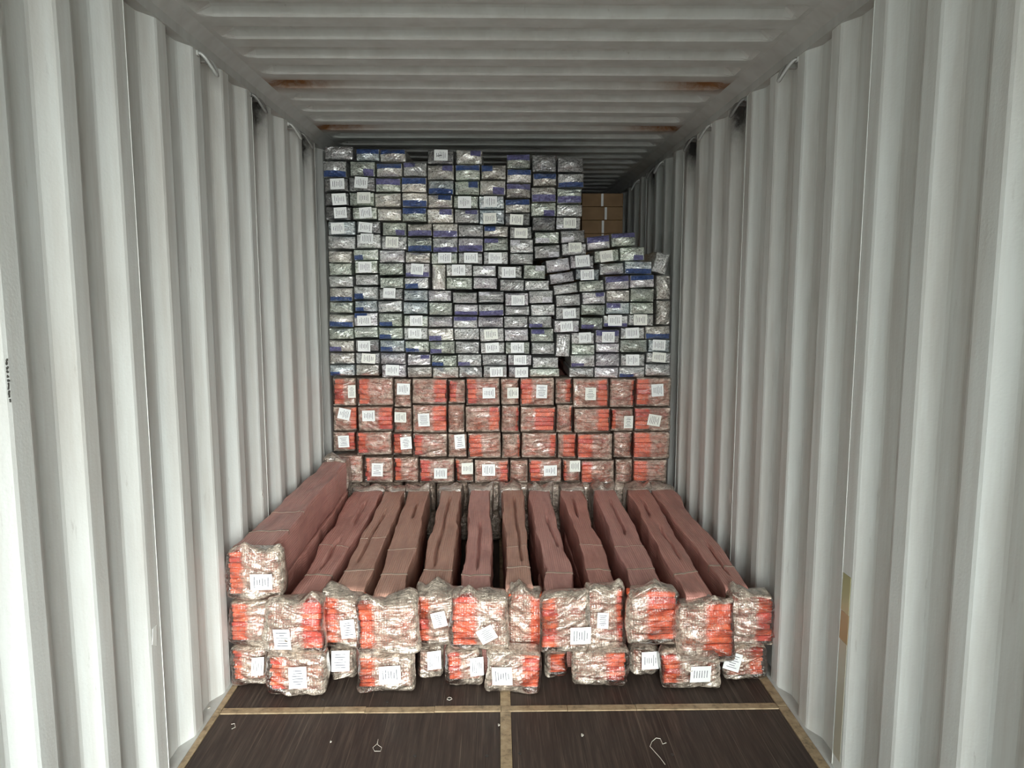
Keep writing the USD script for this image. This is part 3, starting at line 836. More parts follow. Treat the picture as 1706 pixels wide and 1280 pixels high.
# the slumped pile at the right, row by row from the top
PILE = [
 ["977 392 1017 419 p Tp R-6", "1018 387 1060 411 g Tp R-4"],
 ["949 424 991 449 p L958 425 983 445 -4", "989 413 1032 437 g L999 417 1022 437 -8 c R-5", "1033 411 1075 435 g Brp R-2", "1090 419 1114 458 n V R14"],
 ["959 447 999 468 b L967 449 990 467 -3", "999 438 1040 458 n R-3", "1041 435 1087 457 b Bb"],
 ["965 466 1007 487 g R-3", "1008 459 1049 484 p Tp R-3", "1050 457 1091 480 p Tb R-2", "1093 458 1118 500 w V"],
 ["970 486 1010 508 p Trp R-2", "1010 483 1050 504 w R-1", "1050 480 1091 504 g"],
 ["967 507 1009 528 g", "1009 504 1050 524 b Tlp", "1050 504 1090 524 g", "1093 500 1118 542 w V"],
 ["967 529 1005 551 g Blp", "1005 524 1047 547 n Bp L1013 525 1036 543 0", "1047 524 1090 545 n L1056 524 1078 542 0 c"],
 ["952 553 991 574 n L964 554 985 571 -2", "992 548 1033 572 p Tp L1003 553 1024 571 0", "1034 545 1075 566 n L1042 546 1065 564 -3", "1075 542 1117 566 w Bb"],
 ["952 574 992 592 g", "993 572 1033 588 p", "1033 566 1079 588 g", "1080 566 1117 588 b L1087 566 1109 584 3"],
 ["950 592 992 613 n Blp", "992 589 1033 612 p", "1034 590 1076 611 n L1043 591 1065 609 0", "1077 588 1119 606 n L1086 587 1110 604 5 c"],
 ["948 613 990 631 n", "990 612 1031 632 p", "1031 611 1075 632 n Blb", "1075 607 1118 627 n"],
]


TINT = {'n': 'silver-grey', 'g': 'greenish-grey', 'p': 'mauve-grey', 'w': 'warm grey', 'b': 'blue-grey', 'd': 'dark grey'}
CARDN = {'b': 'blue', 'p': 'violet', 'w': 'white', 'k': 'black'}


def parcel(spec, where, group, seed):
    m = re.match(r'([\d.]+) ([\d.]+) ([\d.]+) ([\d.]+) ([ngpwbd])(.*)', spec)
    u0, v0, u1, v1 = map(float, m.groups()[:4])
    tint, rest = m.group(5), m.group(6)
    rs = np.random.default_rng(seed)
    y = YB + rs.uniform(-0.014, 0.014)
    roll = re.search(r'R(-?\d+)', rest)
    roll = math.radians(float(roll.group(1))) if roll else math.radians(rs.uniform(-1.2, 1.2))
    cx, cz, hw, hh = rect(u0, v0, u1, v1, y)
    upright = ' V' in rest
    kc = 1 - 0.35 * abs(math.sin(roll))
    hd = 0.24
    half = (hw * 0.992, hd, hh * 0.99 * kc)
    nn = (26, 3, 16) if not upright else (16, 3, 26)
    pl = Pillow((cx, y + hd + 0.016, cz), half, nn, r=0.008, side=0.25, bulge=rs.uniform(0.018, 0.034), amp=0.005, fold=0.010, seed=seed, roll=roll, foldang=rs.uniform(-0.8, 0.8) + (1.5 if upright else 0), foldf=44)
    cd = re.search(r' ([TB])([lr]?)([bpwk])', rest)
    lb = re.search(r'L(\d+) (\d+) (\d+) (\d+) (-?\d+)( c)?', rest)
    has = (' with ' + CARDN[cd.group(3)] + ' card strip' if cd else '') + ((' and white label' if cd else ' with white label') if lb else '')
    t = thing('wrapped_parcel', f'{TINT[tint]}{" upright" if upright else ""} parcel{has}, {where}', 'parcel', (cx, y + hd, cz - hh), group=group)
    part(t._path, 'bubble_wrap', pl.mesh(), 'silver_' + tint, smooth=True, base=t._base)
    if cd:
        a0, a1 = {'': (-0.93, 0.92), 'l': (-0.93, 0.0 + rs.uniform(-0.2, 0.2)), 'r': (rs.uniform(-0.15, 0.2), 0.86)}[cd.group(2)]
        hgt = rs.uniform(0.62, 0.92)
        b0, b1 = (0.93 - hgt, 0.93) if cd.group(1) == 'T' else (-0.93, -0.93 + hgt)
        A, B = np.meshgrid(np.linspace(a0, a1, 12), np.linspace(b0, b1, 6), indexing='ij')
        B = B + (rs.uniform(-0.06, 0.06) * A)
        ms, uv = sheet_on(pl, A, np.clip(B, -0.93, 0.93), 0.0045)
        part(t._path, 'card_strip', ms, {'b': 'card_blue', 'p': 'card_purple', 'w': 'card_white', 'k': 'card_dark'}[cd.group(3)], smooth=False, uv=uv, base=t._base)
    if lb:
        lu0, lv0, lu1, lv1, lr = [float(x) for x in lb.groups()[:5]]
        sticker(t, pl, lu0, lv0, lu1, lv1, y, lr, cream=bool(lb.group(6)))


def separate(groups):
    """Nudges the measured rectangles until no two of them overlap; returns the specs with new bounds."""
    specs = [(g, i, j) for g, rows in enumerate(groups) for i, r in enumerate(rows) for j in range(len(r))]
    R = np.array([[float(x) for x in groups[g][i][j].split()[:4]] for g, i, j in specs])
    for _ in range(60):
        moved = False
        for a in range(len(R)):
            ox = np.minimum(R[a, 2], R[:, 2]) - np.maximum(R[a, 0], R[:, 0])
            oy = np.minimum(R[a, 3], R[:, 3]) - np.maximum(R[a, 1], R[:, 1])
            for b in np.nonzero((ox > 0.05) & (oy > 0.05))[0]:
                if b == a:
                    continue
                k, o = (0, ox[b]) if ox[b] < oy[b] else (1, oy[b])
                lo, hi = (a, b) if R[a, k] + R[a, k + 2] < R[b, k] + R[b, k + 2] else (b, a)
                R[lo, k + 2] -= o / 2 + 0.02
                R[hi, k] += o / 2 + 0.02
                moved = True
                ox = np.minimum(R[a, 2], R[:, 2]) - np.maximum(R[a, 0], R[:, 0])
                oy = np.minimum(R[a, 3], R[:, 3]) - np.maximum(R[a, 1], R[:, 1])
        if not moved:
            break
    out = [[list(r) for r in rows] for rows in groups]
    for (g, i, j), r in zip(specs, R):
        out[g][i][j] = ' '.join(f'{x:.2f}' for x in r) + ' ' + groups[g][i][j].split(' ', 4)[4]
    return out


BACK = [
 ["553 630 593 677 l.5 L580 642 592 663 0 c", "594 630 655 677 l.33", "656 632 685 679 - L661 639 683 658 2", "686 631 745 674 r.35", "746 633 775 673 l.5", "776 630 833 676 l.3 L804 646 825 664 0", "834 630 865 675 r.1 L845 646 864 664 0 c",
  "866 629 924 677 l.35 L893 641 912 664 3", "925 628 954 674 r.4", "955 629 1015 680 r.3 L975 646 993 667 1 c", "1016 630 1059 680 r.15", "1060 628 1119 678 l.35 L1085 640 1106 661 -3"],
 ["554 678 595 719 r.25 L562 680 585 700 12", "596 678 655 719 r.4 L603 684 625 702 -2", "656 680 686 721 - L657 687 677 704 1 c", "687 675 745 722 r.4 L696 689 716 711 -3", "746 674 774 722 -", "775 677 834 721 r.3", "835 676 866 722 r.2", "867 678 926 721 r.6",
  "927 675 955 722 r.2", "957 681 1018 722 r.35", "1018 681 1056 719 l.2 L1039 693 1055 714 1 c", "1057 679 1118 719 l.4 L1078 690 1102 711 10 c"],
 ["554 720 592 753 r.3 L563 726 582 746 -3", "593 720 652 761 l.3", "653 722 686 759 l.5 L667 728 686 749 -3", "687 723 745 764 l.3", "746 723 778 763 - L757 724 775 748 -4", "779 722 835 765 l.4", "836 723 868 765 r.15", "869 722 928 764 r.2", "929 723 961 765 r.7", "962 723 1021 767 l.4", "1022 720 1054 764 r.12", "1055 720 1117 766 l.45"],
 ["557 757 604 806 -", "606 762 654 806 l.2 L619 772 638 794 2", "655 761 697 805 l.3", "698 765 757 806 l.3 L723 780 745 798 2", "758 765 789 805 l.2 L769 772 788 790 0 c", "790 767 848 807 r.25 L803 774 825 793 -1", "849 767 880 806 -", "881 766 936 806 l.35 L906 776 928 793 0", "937 766 967 805 l.2 L949 768 967 786 1 c",
  "968 768 1024 808 l.3", "1025 766 1054 807 -", "1055 767 1112 806 l.4"],
]
COLS, PILE, BACK = separate([COLS, PILE, BACK])
sd = 1
for ci, col in enumerate(COLS):
    for ri, spec in enumerate(col):
        parcel(spec, f'{ORD[ci]} column from left, {ORD[ri]} from top', 'silver parcels stacked in columns', sd)
        sd += 1
for ri, row in enumerate(PILE):
    for ci, spec in enumerate(row):
        parcel(spec, f'slumped right pile, {ORD[ri]} row, {ORD[ci]} along', 'silver parcels in the slumped pile', sd)
        sd += 1


# ---- ends of the red bundles under them, and the long bundles in front
def bag_veil(pl, side, frac, seed, strength=1.0):
    a, b = pl.u[:, 0], pl.u[:, 2]
    q = pl.v
    nz = meshkit.fbm(q * 22 + seed * 3.3, 3, seed=seed % 53) - 0.5
    n2 = meshkit.fbm(np.stack([q[:, 0] * 10, q[:, 1] * 10, q[:, 2] * 40], 1) + seed * 1.9, 3, seed=(seed + 3) % 53) - 0.5
    veil = 0.62 + 0.55 * nz + 0.55 * n2 + 0.25 * smoothstep(0.72, 1.0, np.maximum(np.abs(a), np.abs(b)))
    if frac > 0:
        e = (a if side == 'r' else -a) + 0.35 * nz + 0.06 * n2
        tight = smoothstep(1 - 2 * frac - 0.12, 1 - 2 * frac + 0.10, e) * smoothstep(1.02, 0.80, np.abs(b) + 0.25 * nz)
        veil = veil * (1 - tight) + tight * (0.02 + 0.7 * np.maximum(n2, -0.05) + 0.35 * np.maximum(nz, 0))
    back = smoothstep(-0.9, -0.3, pl.u[:, 1])
    veil = veil * (1 - back) + back * np.maximum(veil, 0.62 + 0.5 * nz)
    return np.clip(veil * strength, 0.0, 1.0)


def end_pads(t, pl, n, rs, hw, h0, h1, cx, cz, y, depth, mats=('pad_orange', 'pad_red', 'pad_orange', 'pad_light')):
    z0, z1 = cz - h0, cz + h1
    st = (z1 - z0) / n
    cr, sr = math.cos(pl.roll), math.sin(pl.roll)
    for k in range(n):
        dz = z0 + (k + 0.5) * st - cz
        dx = rs.uniform(-0.004, 0.004)
        m = rbox((0, 0, 0), (hw + rs.uniform(-0.004, 0.002), depth / 2, st / 2 - 0.0007 - rs.uniform(0, 0.0008)), 0.004)
        R = trimesh.transformations.rotation_matrix(pl.roll, (0, 1, 0))
        m.apply_transform(R)
        m.apply_translation((cx + dx * cr + dz * sr, y + depth / 2 + rs.uniform(-0.004, 0.004), cz - dx * sr + dz * cr))
        part(t._path, 'end_pad', m, mats[rs.integers(len(mats))], base=t._base)


def body(t, x0, x1, y0, X0, X1, y1, z0, z1, seed, matn, slit=None, n=(26, 44, 6), wob=1.0):
    """A long film-wrapped pack of slats from y0 (x0..x1) to y1 (X0..X1). Returns its mesh's top sampler."""
    p, f, idx = grid(*n)
    s = (p[:, 1] + 1) / 2
    q = rounded(p, (1, 60.0, 1), 0.13)
    q[:, 1] = p[:, 1]
    y = y0 + (y1 - y0) * s
    xa, xb = x0 + (X0 - x0) * s, x1 + (X1 - x1) * s
    sd_ = seed * 5.17
    w1 = meshkit.fbm(np.stack([y * 3.2, y * 0 + sd_, y * 0], 1), 3, seed=seed % 61) - 0.5
    w2 = meshkit.fbm(np.stack([y * 3.2, y * 0 + sd_ + 9, y * 0], 1), 3, seed=(seed + 5) % 61) - 0.5
    xl, xr = xa - 0.045 * w1 * wob, xb + 0.045 * w2 * wob
    a, b = q[:, 0], q[:, 2]
    x = xl + (xr - xl) * (a + 1) / 2
    z = z0 + (z1 - z0) * (b + 1) / 2
    nz = meshkit.fbm(np.stack([x * 22, y * 5 + sd_, z * 22], 1), 3, seed=(seed + 2) % 61) - 0.5
    z = z + smoothstep(0.3, 1.0, b) * 0.018 * nz * wob
    x = x + np.sign(a) * smoothstep(0.4, 1.0, np.abs(a)) * 0.014 * nz * wob
    if slit:
        for (sa, drift, ya, yb) in slit:
            on = smoothstep(ya, ya + 0.1, y) * smoothstep(yb, yb - 0.1, y)
            pos = sa + drift * (y - ya)
            z = z - smoothstep(0.5, 0.99, b) * on * 0.030 * np.exp(-((p[:, 0] - pos) / 0.075) ** 2)
    v = np.stack([x, y, z], 1)
    part(t._path, 'wrapped_slats', trimesh.Trimesh(v, f, process=False), matn, smooth=40 if False else True, base=t._base)
    nx, ny, nz_ = n
    top = np.array([[v[idx[(i, j, nz_)]] for j in range(ny + 1)] for i in range(nx + 1)])
    return top


def band(t, top, y, width, matn, skew=0.0):
    """A thin tape across the top of a body and a little down its sides."""
    nx, ny = top.shape[0] - 1, top.shape[1] - 1
    line = []
    ys = top[nx // 2, :, 1]
    rows = []
    for i in range(nx + 1):
        for d in (-1, 1):
            yy = y + skew * (i / nx - 0.5) + d * width / 2
            rows.append([np.interp(yy, top[i, :, 1], top[i, :, k]) for k in range(3)])
    R = np.array(rows).reshape(nx + 1, 2, 3)
    # follow the film tightly but clear it, with the ends turned down
    outer = R + [0, 0, 0.0022]
    l0 = R[0] + [-0.0025, 0, -0.03]; l1 = R[-1] + [0.0025, 0, -0.03]
    e0 = outer[0] + [-0.002, 0, 0]; e1 = outer[-1] + [0.002, 0, 0]
    L = np.vstack([l0[None], e0[None], outer[1:-1], e1[None], l1[None]])
    v = L.reshape(-1, 3)
    inner = v - [0, 0, 0.0012]
    m = len(L)
    f = []
    for i in range(m - 1):
        a = 2 * i
        f += [(a, a + 2, a + 3), (a, a + 3, a + 1)]
        b = a + 2 * m
        f += [(b, b + 3, b + 2), (b, b + 1, b + 3), (a, b, b + 2), (a, b + 2, a + 2), (a + 1, a + 3, b + 3), (a + 1, b + 3, b + 1)]
    part(t._path, 'tape_band', trimesh.Trimesh(np.vstack([v, inner]), np.array(f), process=False), matn, base=t._base)


sd = 400
for ri, row in enumerate(BACK):
    for ci, spec in enumerate(row):
        m = re.match(r'([\d.]+) ([\d.]+) ([\d.]+) ([\d.]+) (-|[lr])([\d.]*)(.*)', spec)
        u0, v0, u1, v1 = map(float, m.groups()[:4])
        side, frac = m.group(5), float(m.group(6) or 0)
        rs = np.random.default_rng(sd)
        wide = (u1 - u0) > 45
        y = YB + (0.0 if wide else 0.022) + rs.uniform(-0.008, 0.008)
        cx, cz, hw, hh = rect(u0, v0, u1, v1, y)
        hd = 0.085
        lb = re.search(r'L(\d+) (\d+) (\d+) (\d+) (-?\d+)( c)?', m.group(7))
        look = ('orange showing at ' + {'l': 'left', 'r': 'right'}[side]) if frac >= 0.15 else 'mostly cloudy film'
        t = thing('red_bundle', f'{"wide" if wide else "narrow"} red bundle end, {look}{", labelled" if lb else ""}, {ORD[ri]} red row, {ORD[ci]} from left', 'bundle', (cx, y + hd, cz - hh), group='red bundle ends under the silver parcels')
        pl = Pillow((cx, y + hd + 0.012, cz), (hw * 0.992, hd, hh * 0.992), (30 if wide else 18, 4, 24), r=0.006, side=0.2, bulge=0.020, amp=0.006, fold=0.013, seed=sd, roll=math.radians(rs.uniform(-1, 1)), foldang=rs.uniform(-0.5, 0.4), foldf=22)
        part(t._path, 'bubble_wrap', pl.mesh(), 'bubble_back', smooth=True, attrs={'veil': bag_veil(pl, side, frac, sd, 0.90)}, base=t._base)
        end_pads(t, pl, 5, rs, hw - 0.009, hh - 0.009, hh - 0.009, cx, cz, y + 0.026, 0.08)
        part(t._path, 'wrapped_slats', box(cx - hw + 0.02, cx + hw - 0.02, y + 2 * hd - 0.03, y + 1.6, cz - hh + 0.012, cz + hh - 0.012, 0.008), 'slats_red', base=t._base)
        if lb:
            a = [float(k) for k in lb.groups()[:5]]
            portrait = (a[3] - a[1]) > (a[2] - a[0])
            sticker(t, pl, *a[:4], y, a[4], portrait=portrait, cream=bool(lb.group(6)))
        sd += 1

# two more rows stand behind the long bundles and carry the rows above
zb = at(830, 806, YB)[2] - 0.004
for r in range(2):
    for c in range(10):
        x0, x1 = -1.09 + c * 0.221, -1.09 + c * 0.221 + 0.216
        z0, z1 = zb / 2 * r + 0.002, zb / 2 * (r + 1) - 0.001
        t = thing('red_bundle', f'red bundle behind the long bundles, {"floor" if r == 0 else "second"} row, {ORD[c]} from left', 'bundle', ((x0 + x1) / 2, YB + 0.09, z0), group='red bundles hidden low in the back stack')
        hw, hh = (x1 - x0) / 2, (z1 - z0) / 2
        pl = Pillow(((x0 + x1) / 2, YB + 0.11, (z0 + z1) / 2), (hw, 0.085, hh), (8, 2, 6), r=0.02, bulge=0.003, amp=0.004, fold=0.003, seed=900 + r * 20 + c)
        part(t._path, 'bubble_wrap', pl.mesh(), 'bubble_back', smooth=True, attrs={'veil': np.full(len(pl.v), 0.95)}, base=t._base)
        part(t._path, 'wrapped_slats', box(x0 + 0.01, x1 - 0.01, YB + 0.15, YB + 1.6, z0 + 0.004, z1 - 0.004, 0.006), 'slats_red', base=t._base)

# long bundles: bag rectangle in the photograph, its depth, where orange shows, sticker; then the body's top edges near and far
TOP = [
 ("435 1002 538 1096", 3.02, 'r', .32, "455 1048 485 1084 -3 P", (482, 994, 542, 977), (590, 815, 642, 810), 'slats_red', [(-.1, .25, 3.4, 3.9), (.3, -.2, 4.1, 4.6)]),
 ("531 992 609 1086", 3.12, 'l', .38, "567 1032 592 1065 -5 P", (553, 987, 614, 977), (645, 813, 675, 808), 'slats_brown', [(-.35, .25, 3.5, 4.4)]),
 ("591 1003 699 1096", 3.03, 'l', .27, None, (618, 1001, 671, 1001), (680, 815, 714, 814), 'slats_brown', [(.2, -.1, 4.2, 4.6)]),
 ("692 988 768 1082", 3.12, 'l', .28, "718 1018 745 1048 -12 P", (694, 983, 748, 980), (734, 805, 769, 803), 'slats_brown', [(-.3, .25, 3.45, 4.7)]),
 ("748 993 850 1090", 3.04, 'l', .42, "793 1042 829 1074 -28 P", (767, 986, 820, 986), (783, 813, 817, 813), 'slats_pink', [(.0, .0, 3.4, 4.2)]),
 ("842 988 908 1090", 3.13, 'r', .36, None, (844, 986, 894, 983), (836, 814, 869, 811), 'slats_brown', [(.35, -.25, 3.5, 4.7)]),
 ("898 993 984 1094", 3.03, 'l', .34, "950 1046 985 1074 1", (912, 992, 962, 995), (881, 814, 916, 814), 'slats_pink', [(.5, -.6, 3.7, 4.3)]),
 ("974 982 1045 1086", 3.11, 'r', .22, "995 1021 1014 1048 2 P", (983, 964, 1027, 980), (933, 808, 969, 805), 'slats_red', [(-.2, .1, 4.2, 4.7)]),
 ("1044 984 1136 1081", 3.06, 'r', .62, None, (1053, 983, 1112, 986), (989, 817, 1022, 814), 'slats_pink', [(.1, .1, 3.9, 4.6)]),
 ("1128 1006 1230 1110", 3.02, 'r', .52, None, (1141, 992, 1194, 999), (1045, 820, 1081, 819), 'slats_red', [(.2, -.3, 3.5, 4.1), (-.3, .2, 4.2, 4.6)]),
 ("1216 990 1297 1084", 3.10, 'r', .42, None, (1219, 992, 1262, 992), (1084, 810, 1122, 808), 'slats_red', [(.0, .3, 3.3, 3.8)]),
]
LOW = [
 ("440 1094 542 1165", 3.00, 'l', .32, "481 1112 511 1147 -1 P"),
 ("545 1086 592 1138", 3.13, 'l', .15, "552 1086 582 1118 0 P"),
 ("591 1095 691 1160", 3.02, 'l', .30, "631 1110 668 1140 -2"),
 ("693 1082 740 1135", 3.14, 'l', .12, "712 1086 735 1115 -1"),
 ("740 1086 806 1151", 3.07, 'l', .40, "783 1096 806 1126 -2"),
 ("808 1090 905 1162", 3.01, 'r', .34, "819 1112 854 1143 -3"),
 ("906 1088 949 1136", 3.13, 'r', .75, None),
 ("951 1088 1049 1153", 3.05, 'r', .38, None),
 ("1051 1083 1101 1136", 3.14, '-', 0, "1069 1087 1098 1115 0"),
 ("1102 1090 1203 1156", 3.03, 'l', .28, "1150 1110 1185 1138 1"),
 ("1206 1080 1282 1143", 3.09, 'r', .40, "1206 1086 1236 1120 14 P"),
]
SIDE = [
 ("376 1082 445 1145", 3.09, 'l', .36, "419 1096 439 1126 3", 'bottom'),
 ("371 1004 452 1083", 3.09, 'l', .46, None, 'middle'),
 ("369 917 470 1003", 3.09, 'l', .30, "417 957 453 984 1", 'top'),
]


def long_bundle(spec, y, side, frac, lab, near, far, ztop, zbot, matn, slit, label, seed, group, top_layer=True, hd=0.056, y_far=4.84, y_body=None):
    rs = np.random.default_rng(seed)
    u0, v0, u1, v1 = map(int, spec.split())
    cx, cz, hw, hh = rect(u0, v0, u1, v1, y)
    if cz - hh < 0.03 and not top_layer:
        d = 0.006 - (cz - hh)
        cz, hh = cz + d / 2, hh - d / 2
    xmin = -WX_L + 0.006
    if cx - hw < xmin:
        d = xmin - (cx - hw)
        cx, hw = cx + d / 2, hw - d / 2
    t = thing('long_bundle', label, 'bundle', (cx, y + hd, max(cz - hh, 0)), group=group)
    roll = math.radians(rs.uniform(-2.0, 2.0))
    pl = Pillow((cx, y + hd + 0.012, cz), (hw * 0.98, hd, hh * 0.98), (36, 8, 30), r=0.024, bulge=0.016, amp=0.011, fold=0.022, seed=seed, roll=roll,
                ears=0.055 if top_layer else 0.008, taper=0.05, foldang=rs.uniform(-0.5, 0.45), foldf=24)
    pl.v[:, 2] = np.maximum(pl.v[:, 2], 0.004)
    pl.v[:, 0] = np.clip(pl.v[:, 0], -WX_L + 0.003, WX_R - 0.003)
    part(t._path, 'bubble_wrap', pl.mesh(), 'bubble_front', smooth=True, attrs={'veil': bag_veil(pl, side, frac, seed)}, base=t._base)
    npad = 8 if hh > 0.085 else 6
    end_pads(t, pl, npad, rs, hw - 0.012, hh - 0.018, hh - 0.024, cx, cz, y + 0.040, 0.05)
    nx0, nx1, fx0, fx1 = near[0], near[1], far[0], far[1]
    tp = body(t, nx0, nx1, y_body or y + 0.08, fx0, fx1, y_far, zbot, ztop, seed, matn, slit)
    if top_layer:
        band(t, tp, y + 0.30 + rs.uniform(-0.02, 0.05), 0.014, 'tape_clear', rs.uniform(-0.03, 0.03))
        if rs.random() < 0.6:
            band(t, tp, y + rs.uniform(0.6, 0.8), 0.006, 'tape_clear', rs.uniform(-0.04, 0.04))
        # loose bubble wrap at the far end
        fw = (fx1 - fx0) / 2 + 0.014
        fc = (fx0 + fx1) / 2 + rs.uniform(-0.01, 0.01)
        h = (ztop - zbot) / 2
        fp = Pillow((fc, y_far + 0.02, (ztop + zbot) / 2 + 0.012), (fw, 0.06, h + 0.012), (16, 6, 12), r=0.012, bulge=0.0, amp=0.009, fold=0.006, seed=seed + 50, ears=0.05, taper=-0.05)
        fp.v[:, 0] = np.clip(fp.v[:, 0], -WX_L + 0.003, WX_R - 0.003)
        part(t._path, 'bubble_wrap', fp.mesh(), 'bubble_back', smooth=True, attrs={'veil': bag_veil(fp, 'l', 0.2, seed + 50, 0.55)}, base=t._base)
    if lab:
        a = lab.split()
        sticker(t, pl, *map(float, a[:4]), y, float(a[4]), portrait=len(a) > 5)
    return t


ZT = 0.402
sd = 1200
for i, (spec, y, side, frac, lab, nr, fr, mt, slit) in enumerate(TOP):
    nx0, nx1 = at_z(nr[0], nr[1], ZT)[0], at_z(nr[2], nr[3], ZT)[0]
    fx0, fx1 = at(fr[0], fr[1], 4.84)[0], at(fr[2], fr[3], 4.84)[0]
    look = {'l': 'orange pads at left', 'r': 'orange pads at right'}[side] + (', labelled' if lab else '')
    long_bundle(spec, y, side, frac, lab, (nx0, nx1), (fx0, fx1), ZT, 0.212, mt, slit,
                f'long red slat bundle, {look}, upper layer, {ORD[i]} from left', sd, 'long bundles in the upper layer')
    s2, y2, side2, frac2, lab2 = LOW[i]
    look = {'l': 'orange pads at left', 'r': 'orange pads at right', '-': 'cloudy wrap'}[side2] + (', labelled' if lab2 else '')
    long_bundle(s2, y2, side2, frac2, lab2, (nx0 + 0.004, nx1 - 0.004), (fx0 + 0.004, fx1 - 0.004), 0.198, 0.006, 'slats_red', None,
                f'long red slat bundle on the floor, {look}, {ORD[i]} from left', sd + 100, 'long bundles on the floor', top_layer=False, y_body=max(y, y2) + 0.115)
    sd += 1
zs_ = [0.006, 0.204, 0.402, 0.598]
for k, (spec, y, side, frac, lab, pos) in enumerate(SIDE):
    n0, n1 = -WX_L + 0.008, at_z(466, 905, 0.598)[0]
    f0, f1 = at(544, 762, 4.86)[0], at(580, 760, 4.86)[0]
    f0 = max(f0, -WX_L + 0.01)
    long_bundle(spec, y, side, frac, lab, (n0, n1 - 0.01), (f0, f1), zs_[k + 1] - 0.002, zs_[k] + 0.002, 'slats_pink' if k == 2 else 'slats_red', None,
                f'long red slat bundle, {pos} one of three stacked along the left wall', sd + 300 + k, 'long bundles stacked by the left wall', top_layer=(k == 2))

# ---- brown cartons at the far right end
ZC = [2.06, 2.175, 2.29, 2.405, 2.52]
for c, x1 in enumerate((1.085, 0.715)):
    for k in range(5):
        t = thing('carton', f'large brown carton under the small ones, {ORD[k]} from the floor, {"right" if c == 0 else "left"} column', 'carton', (x1 - 0.18, 6.98, k * 0.412), group='large cartons at the far end')
        part(t._path, 'box', box(x1 - 0.36, x1, 6.8, 7.3, k * 0.412 + 0.001, (k + 1) * 0.412 - 0.001, 0.004), 'cardboard', base=t._base)
        part(t._path, 'packing_tape', box(x1 - 0.2, x1 - 0.16, 6.797, 6.7995, k * 0.412 + 0.02, (k + 1) * 0.412 - 0.02, 0.0005), 'tape_clear', base=t._base)
    for k in range(4):
        t = thing('carton', f'flat brown carton at the far end, {ORD[3 - k]} from top, {"right" if c == 0 else "left"} column', 'carton', (x1 - 0.18, 6.98, ZC[k]), group='flat cartons at the far end')
        part(t._path, 'box', box(x1 - 0.36, x1, 6.8, 7.3, ZC[k] + 0.001, ZC[k + 1] - 0.001, 0.004), 'cardboard', base=t._base)
        o = [0.0, 0.0, 0.024, -0.008][k]
        part(t._path, 'packing_tape', box(x1 - 0.185 + o, x1 - 0.165 + o, 6.795, 6.7995, ZC[k] + 0.004, ZC[k + 1] - 0.004, 0.0005), 'label_white', base=t._base)

# ------------------------------------------------------------------ small marks on walls and floor
def flake(name, label, cat, pts, thick, matn, base):
    """A thin irregular chip: polygon of world points with a thickness vector."""
    pts = np.array(pts, float)
    n = len(pts)
    v = np.vstack([pts, pts + np.asarray(thick, float)])
    f = [(0, i, i + 1) for i in range(1, n - 1)] + [(n, n + i + 1, n + i) for i in range(1, n - 1)]
    for i in range(n):
        a, b = i, (i + 1) % n
        f += [(a, a + n, b + n), (a, b + n, b)]
    t = thing(name, label, cat, base)
    tm = trimesh.Trimesh(v, np.array(f), process=False)
    tm.fix_normals()
    part(t._path, 'body', tm, matn, base=t._base)


def on_wall(s, u, v):
    p = at_x(u, v, s * (WX_L if s < 0 else WX_R))
    for _ in range(20):
        p = at_x(u, v, wx(s, p[1]) - s * 0.002)
    return p


def wall_patch(s, px, thick=0.0012):
    return [on_wall(s, u, v) for u, v in px], (s * thick, 0, 0)


pts, th = wall_patch(-1, [(255, 1048), (261, 1041), (261, 1076), (254, 1075)])
flake('tag', 'small white tag stuck on the left wall seam', 'tag', pts, th, 'paint_chip', pts[0])
pts, th = wall_patch(-1, [(437, 818), (441, 826), (439, 832), (436, 824)])
flake('tag', 'tiny white scrap on the left wall above the bundles', 'tag', pts, th, 'paint_chip', pts[0])
pts, th = wall_patch(1, [(1216, 814), (1219, 822), (1217, 846), (1215, 830)])
flake('tag', 'thin white paint flake low on the far right wall', 'paint flake', pts, th, 'paint_chip', pts[0])
def seam_strip(name, label, cat, v0, v1, w, matn):
    """A strip of tape that runs down the right wall's flat beside the second seam."""
    yc = 2.070 + PER + RUN + FLAT / 2
    z0, z1 = [at_x(1400, v, WX_R)[2] for v in (v0, v1)]
    x = WX_R - 0.0024
    flake(name, label, cat, [(x, yc - w, z0), (x, yc + w * 0.9, z0 - 0.002), (x, yc + w, z1), (x, yc - w * 0.9, z1 - 0.002)], (0.0012, 0, 0), matn, (x, yc, z1))


seam_strip('tape_piece', 'yellowish adhesive tape piece on the right wall seam', 'tape', 948, 1012.5, 0.030, 'tape_yellow')
seam_strip('tape_piece', 'brown torn tape strip below the yellowish one on right wall', 'tape', 1012.8, 1063, 0.031, 'tape_brown')
seam_strip('glue_streak', 'dried yellowish glue streak below the torn tape on right wall', 'glue', 1063.3, 1270, 0.028, 'glue')

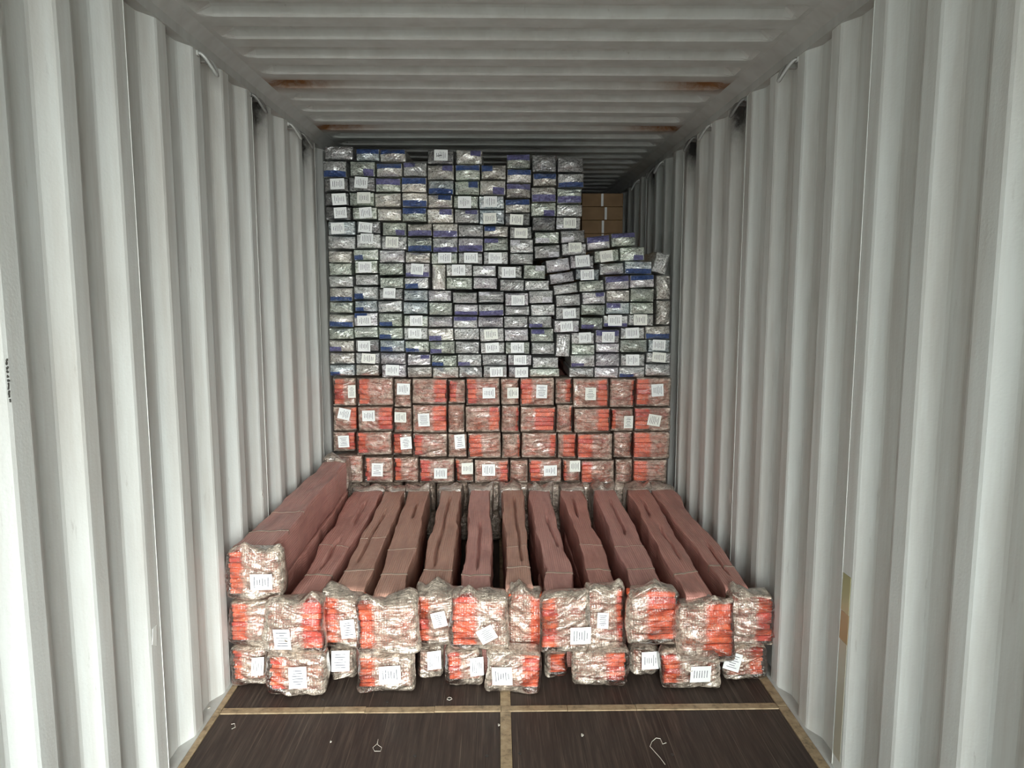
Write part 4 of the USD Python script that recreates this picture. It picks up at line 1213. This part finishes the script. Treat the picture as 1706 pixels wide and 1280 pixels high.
# scraps on the floor
def floor_wire(label, pts, r, matn='scrap'):
    P = [at_z(u, v, 0.002 + r) for u, v in pts]
    t = thing('strap_offcut', label, 'scrap', P[0])
    part(t._path, 'strand', tube(P, r, 6), matn, base=t._base)


floor_wire('pale hooked strap offcut on the right floor panel', [(1110, 1238), (1104, 1240), (1100, 1231), (1093, 1230), (1086, 1236), (1083, 1244), (1090, 1252), (1100, 1263), (1108, 1274)], 0.0015)
floor_wire('small knotted pale wire loop on the left floor panel', [(630, 1232), (628, 1240), (621, 1246), (624, 1252), (634, 1252), (636, 1246), (629, 1241), (630, 1232)], 0.001)
floor_wire('tiny pale wire curl near the left floor edge', [(385, 1207), (391, 1206), (392, 1212), (386, 1215)], 0.0013)
floor_wire('pinkish rubber ring behind the cross joint strip', [(745, 1164), (748, 1162), (752, 1163), (753, 1165), (749, 1167), (745, 1166), (745, 1164)], 0.0016)
for (u, v, w), lab in [((551, 1237, 3), 'white chip near the middle of the left floor panel'), ((970, 1226, 5), 'white chip in the middle of the right floor panel'), ((831, 1209, 4), 'white chip beside the centre joint strip'), ((348, 1180, 5), 'white pebble on the left wall foot')]:
    c = at_z(u, v, 0.003)
    r = w * 0.0012
    pts = [c + [r * math.cos(a) * k, r * 1.6 * math.sin(a) * k, 0] for a, k in zip(np.linspace(0, 5.3, 6), (1, .7, 1.1, .8, 1, .6))]
    flake('chip', lab, 'chip', pts, (0, 0, 0.004), 'scrap', c)

# stencilled code on the left wall's nearest rib (too small to read: rows of blots as in the photograph)
t = thing('stencil', 'faded black stencilled code running down the nearest left rib', 'stencil', on_wall(-1, 14, 640))
rs = np.random.default_rng(8)
for k, v in enumerate(np.linspace(600, 668, 11)):
    u = 10.5 + (v - 600) * 0.075
    for j in range(2):
        c = on_wall(-1, u + rs.uniform(-1, 1), v + rs.uniform(-2, 2))
        sy, sz = rs.uniform(0.002, 0.0045), rs.uniform(0.002, 0.004)
        part(t._path, 'character', box(c[0] + 0.0005, c[0] + 0.0012, c[1] - sy, c[1] + sy, c[2] - sz, c[2] + sz, 0.0002), 'ink', base=t._base)
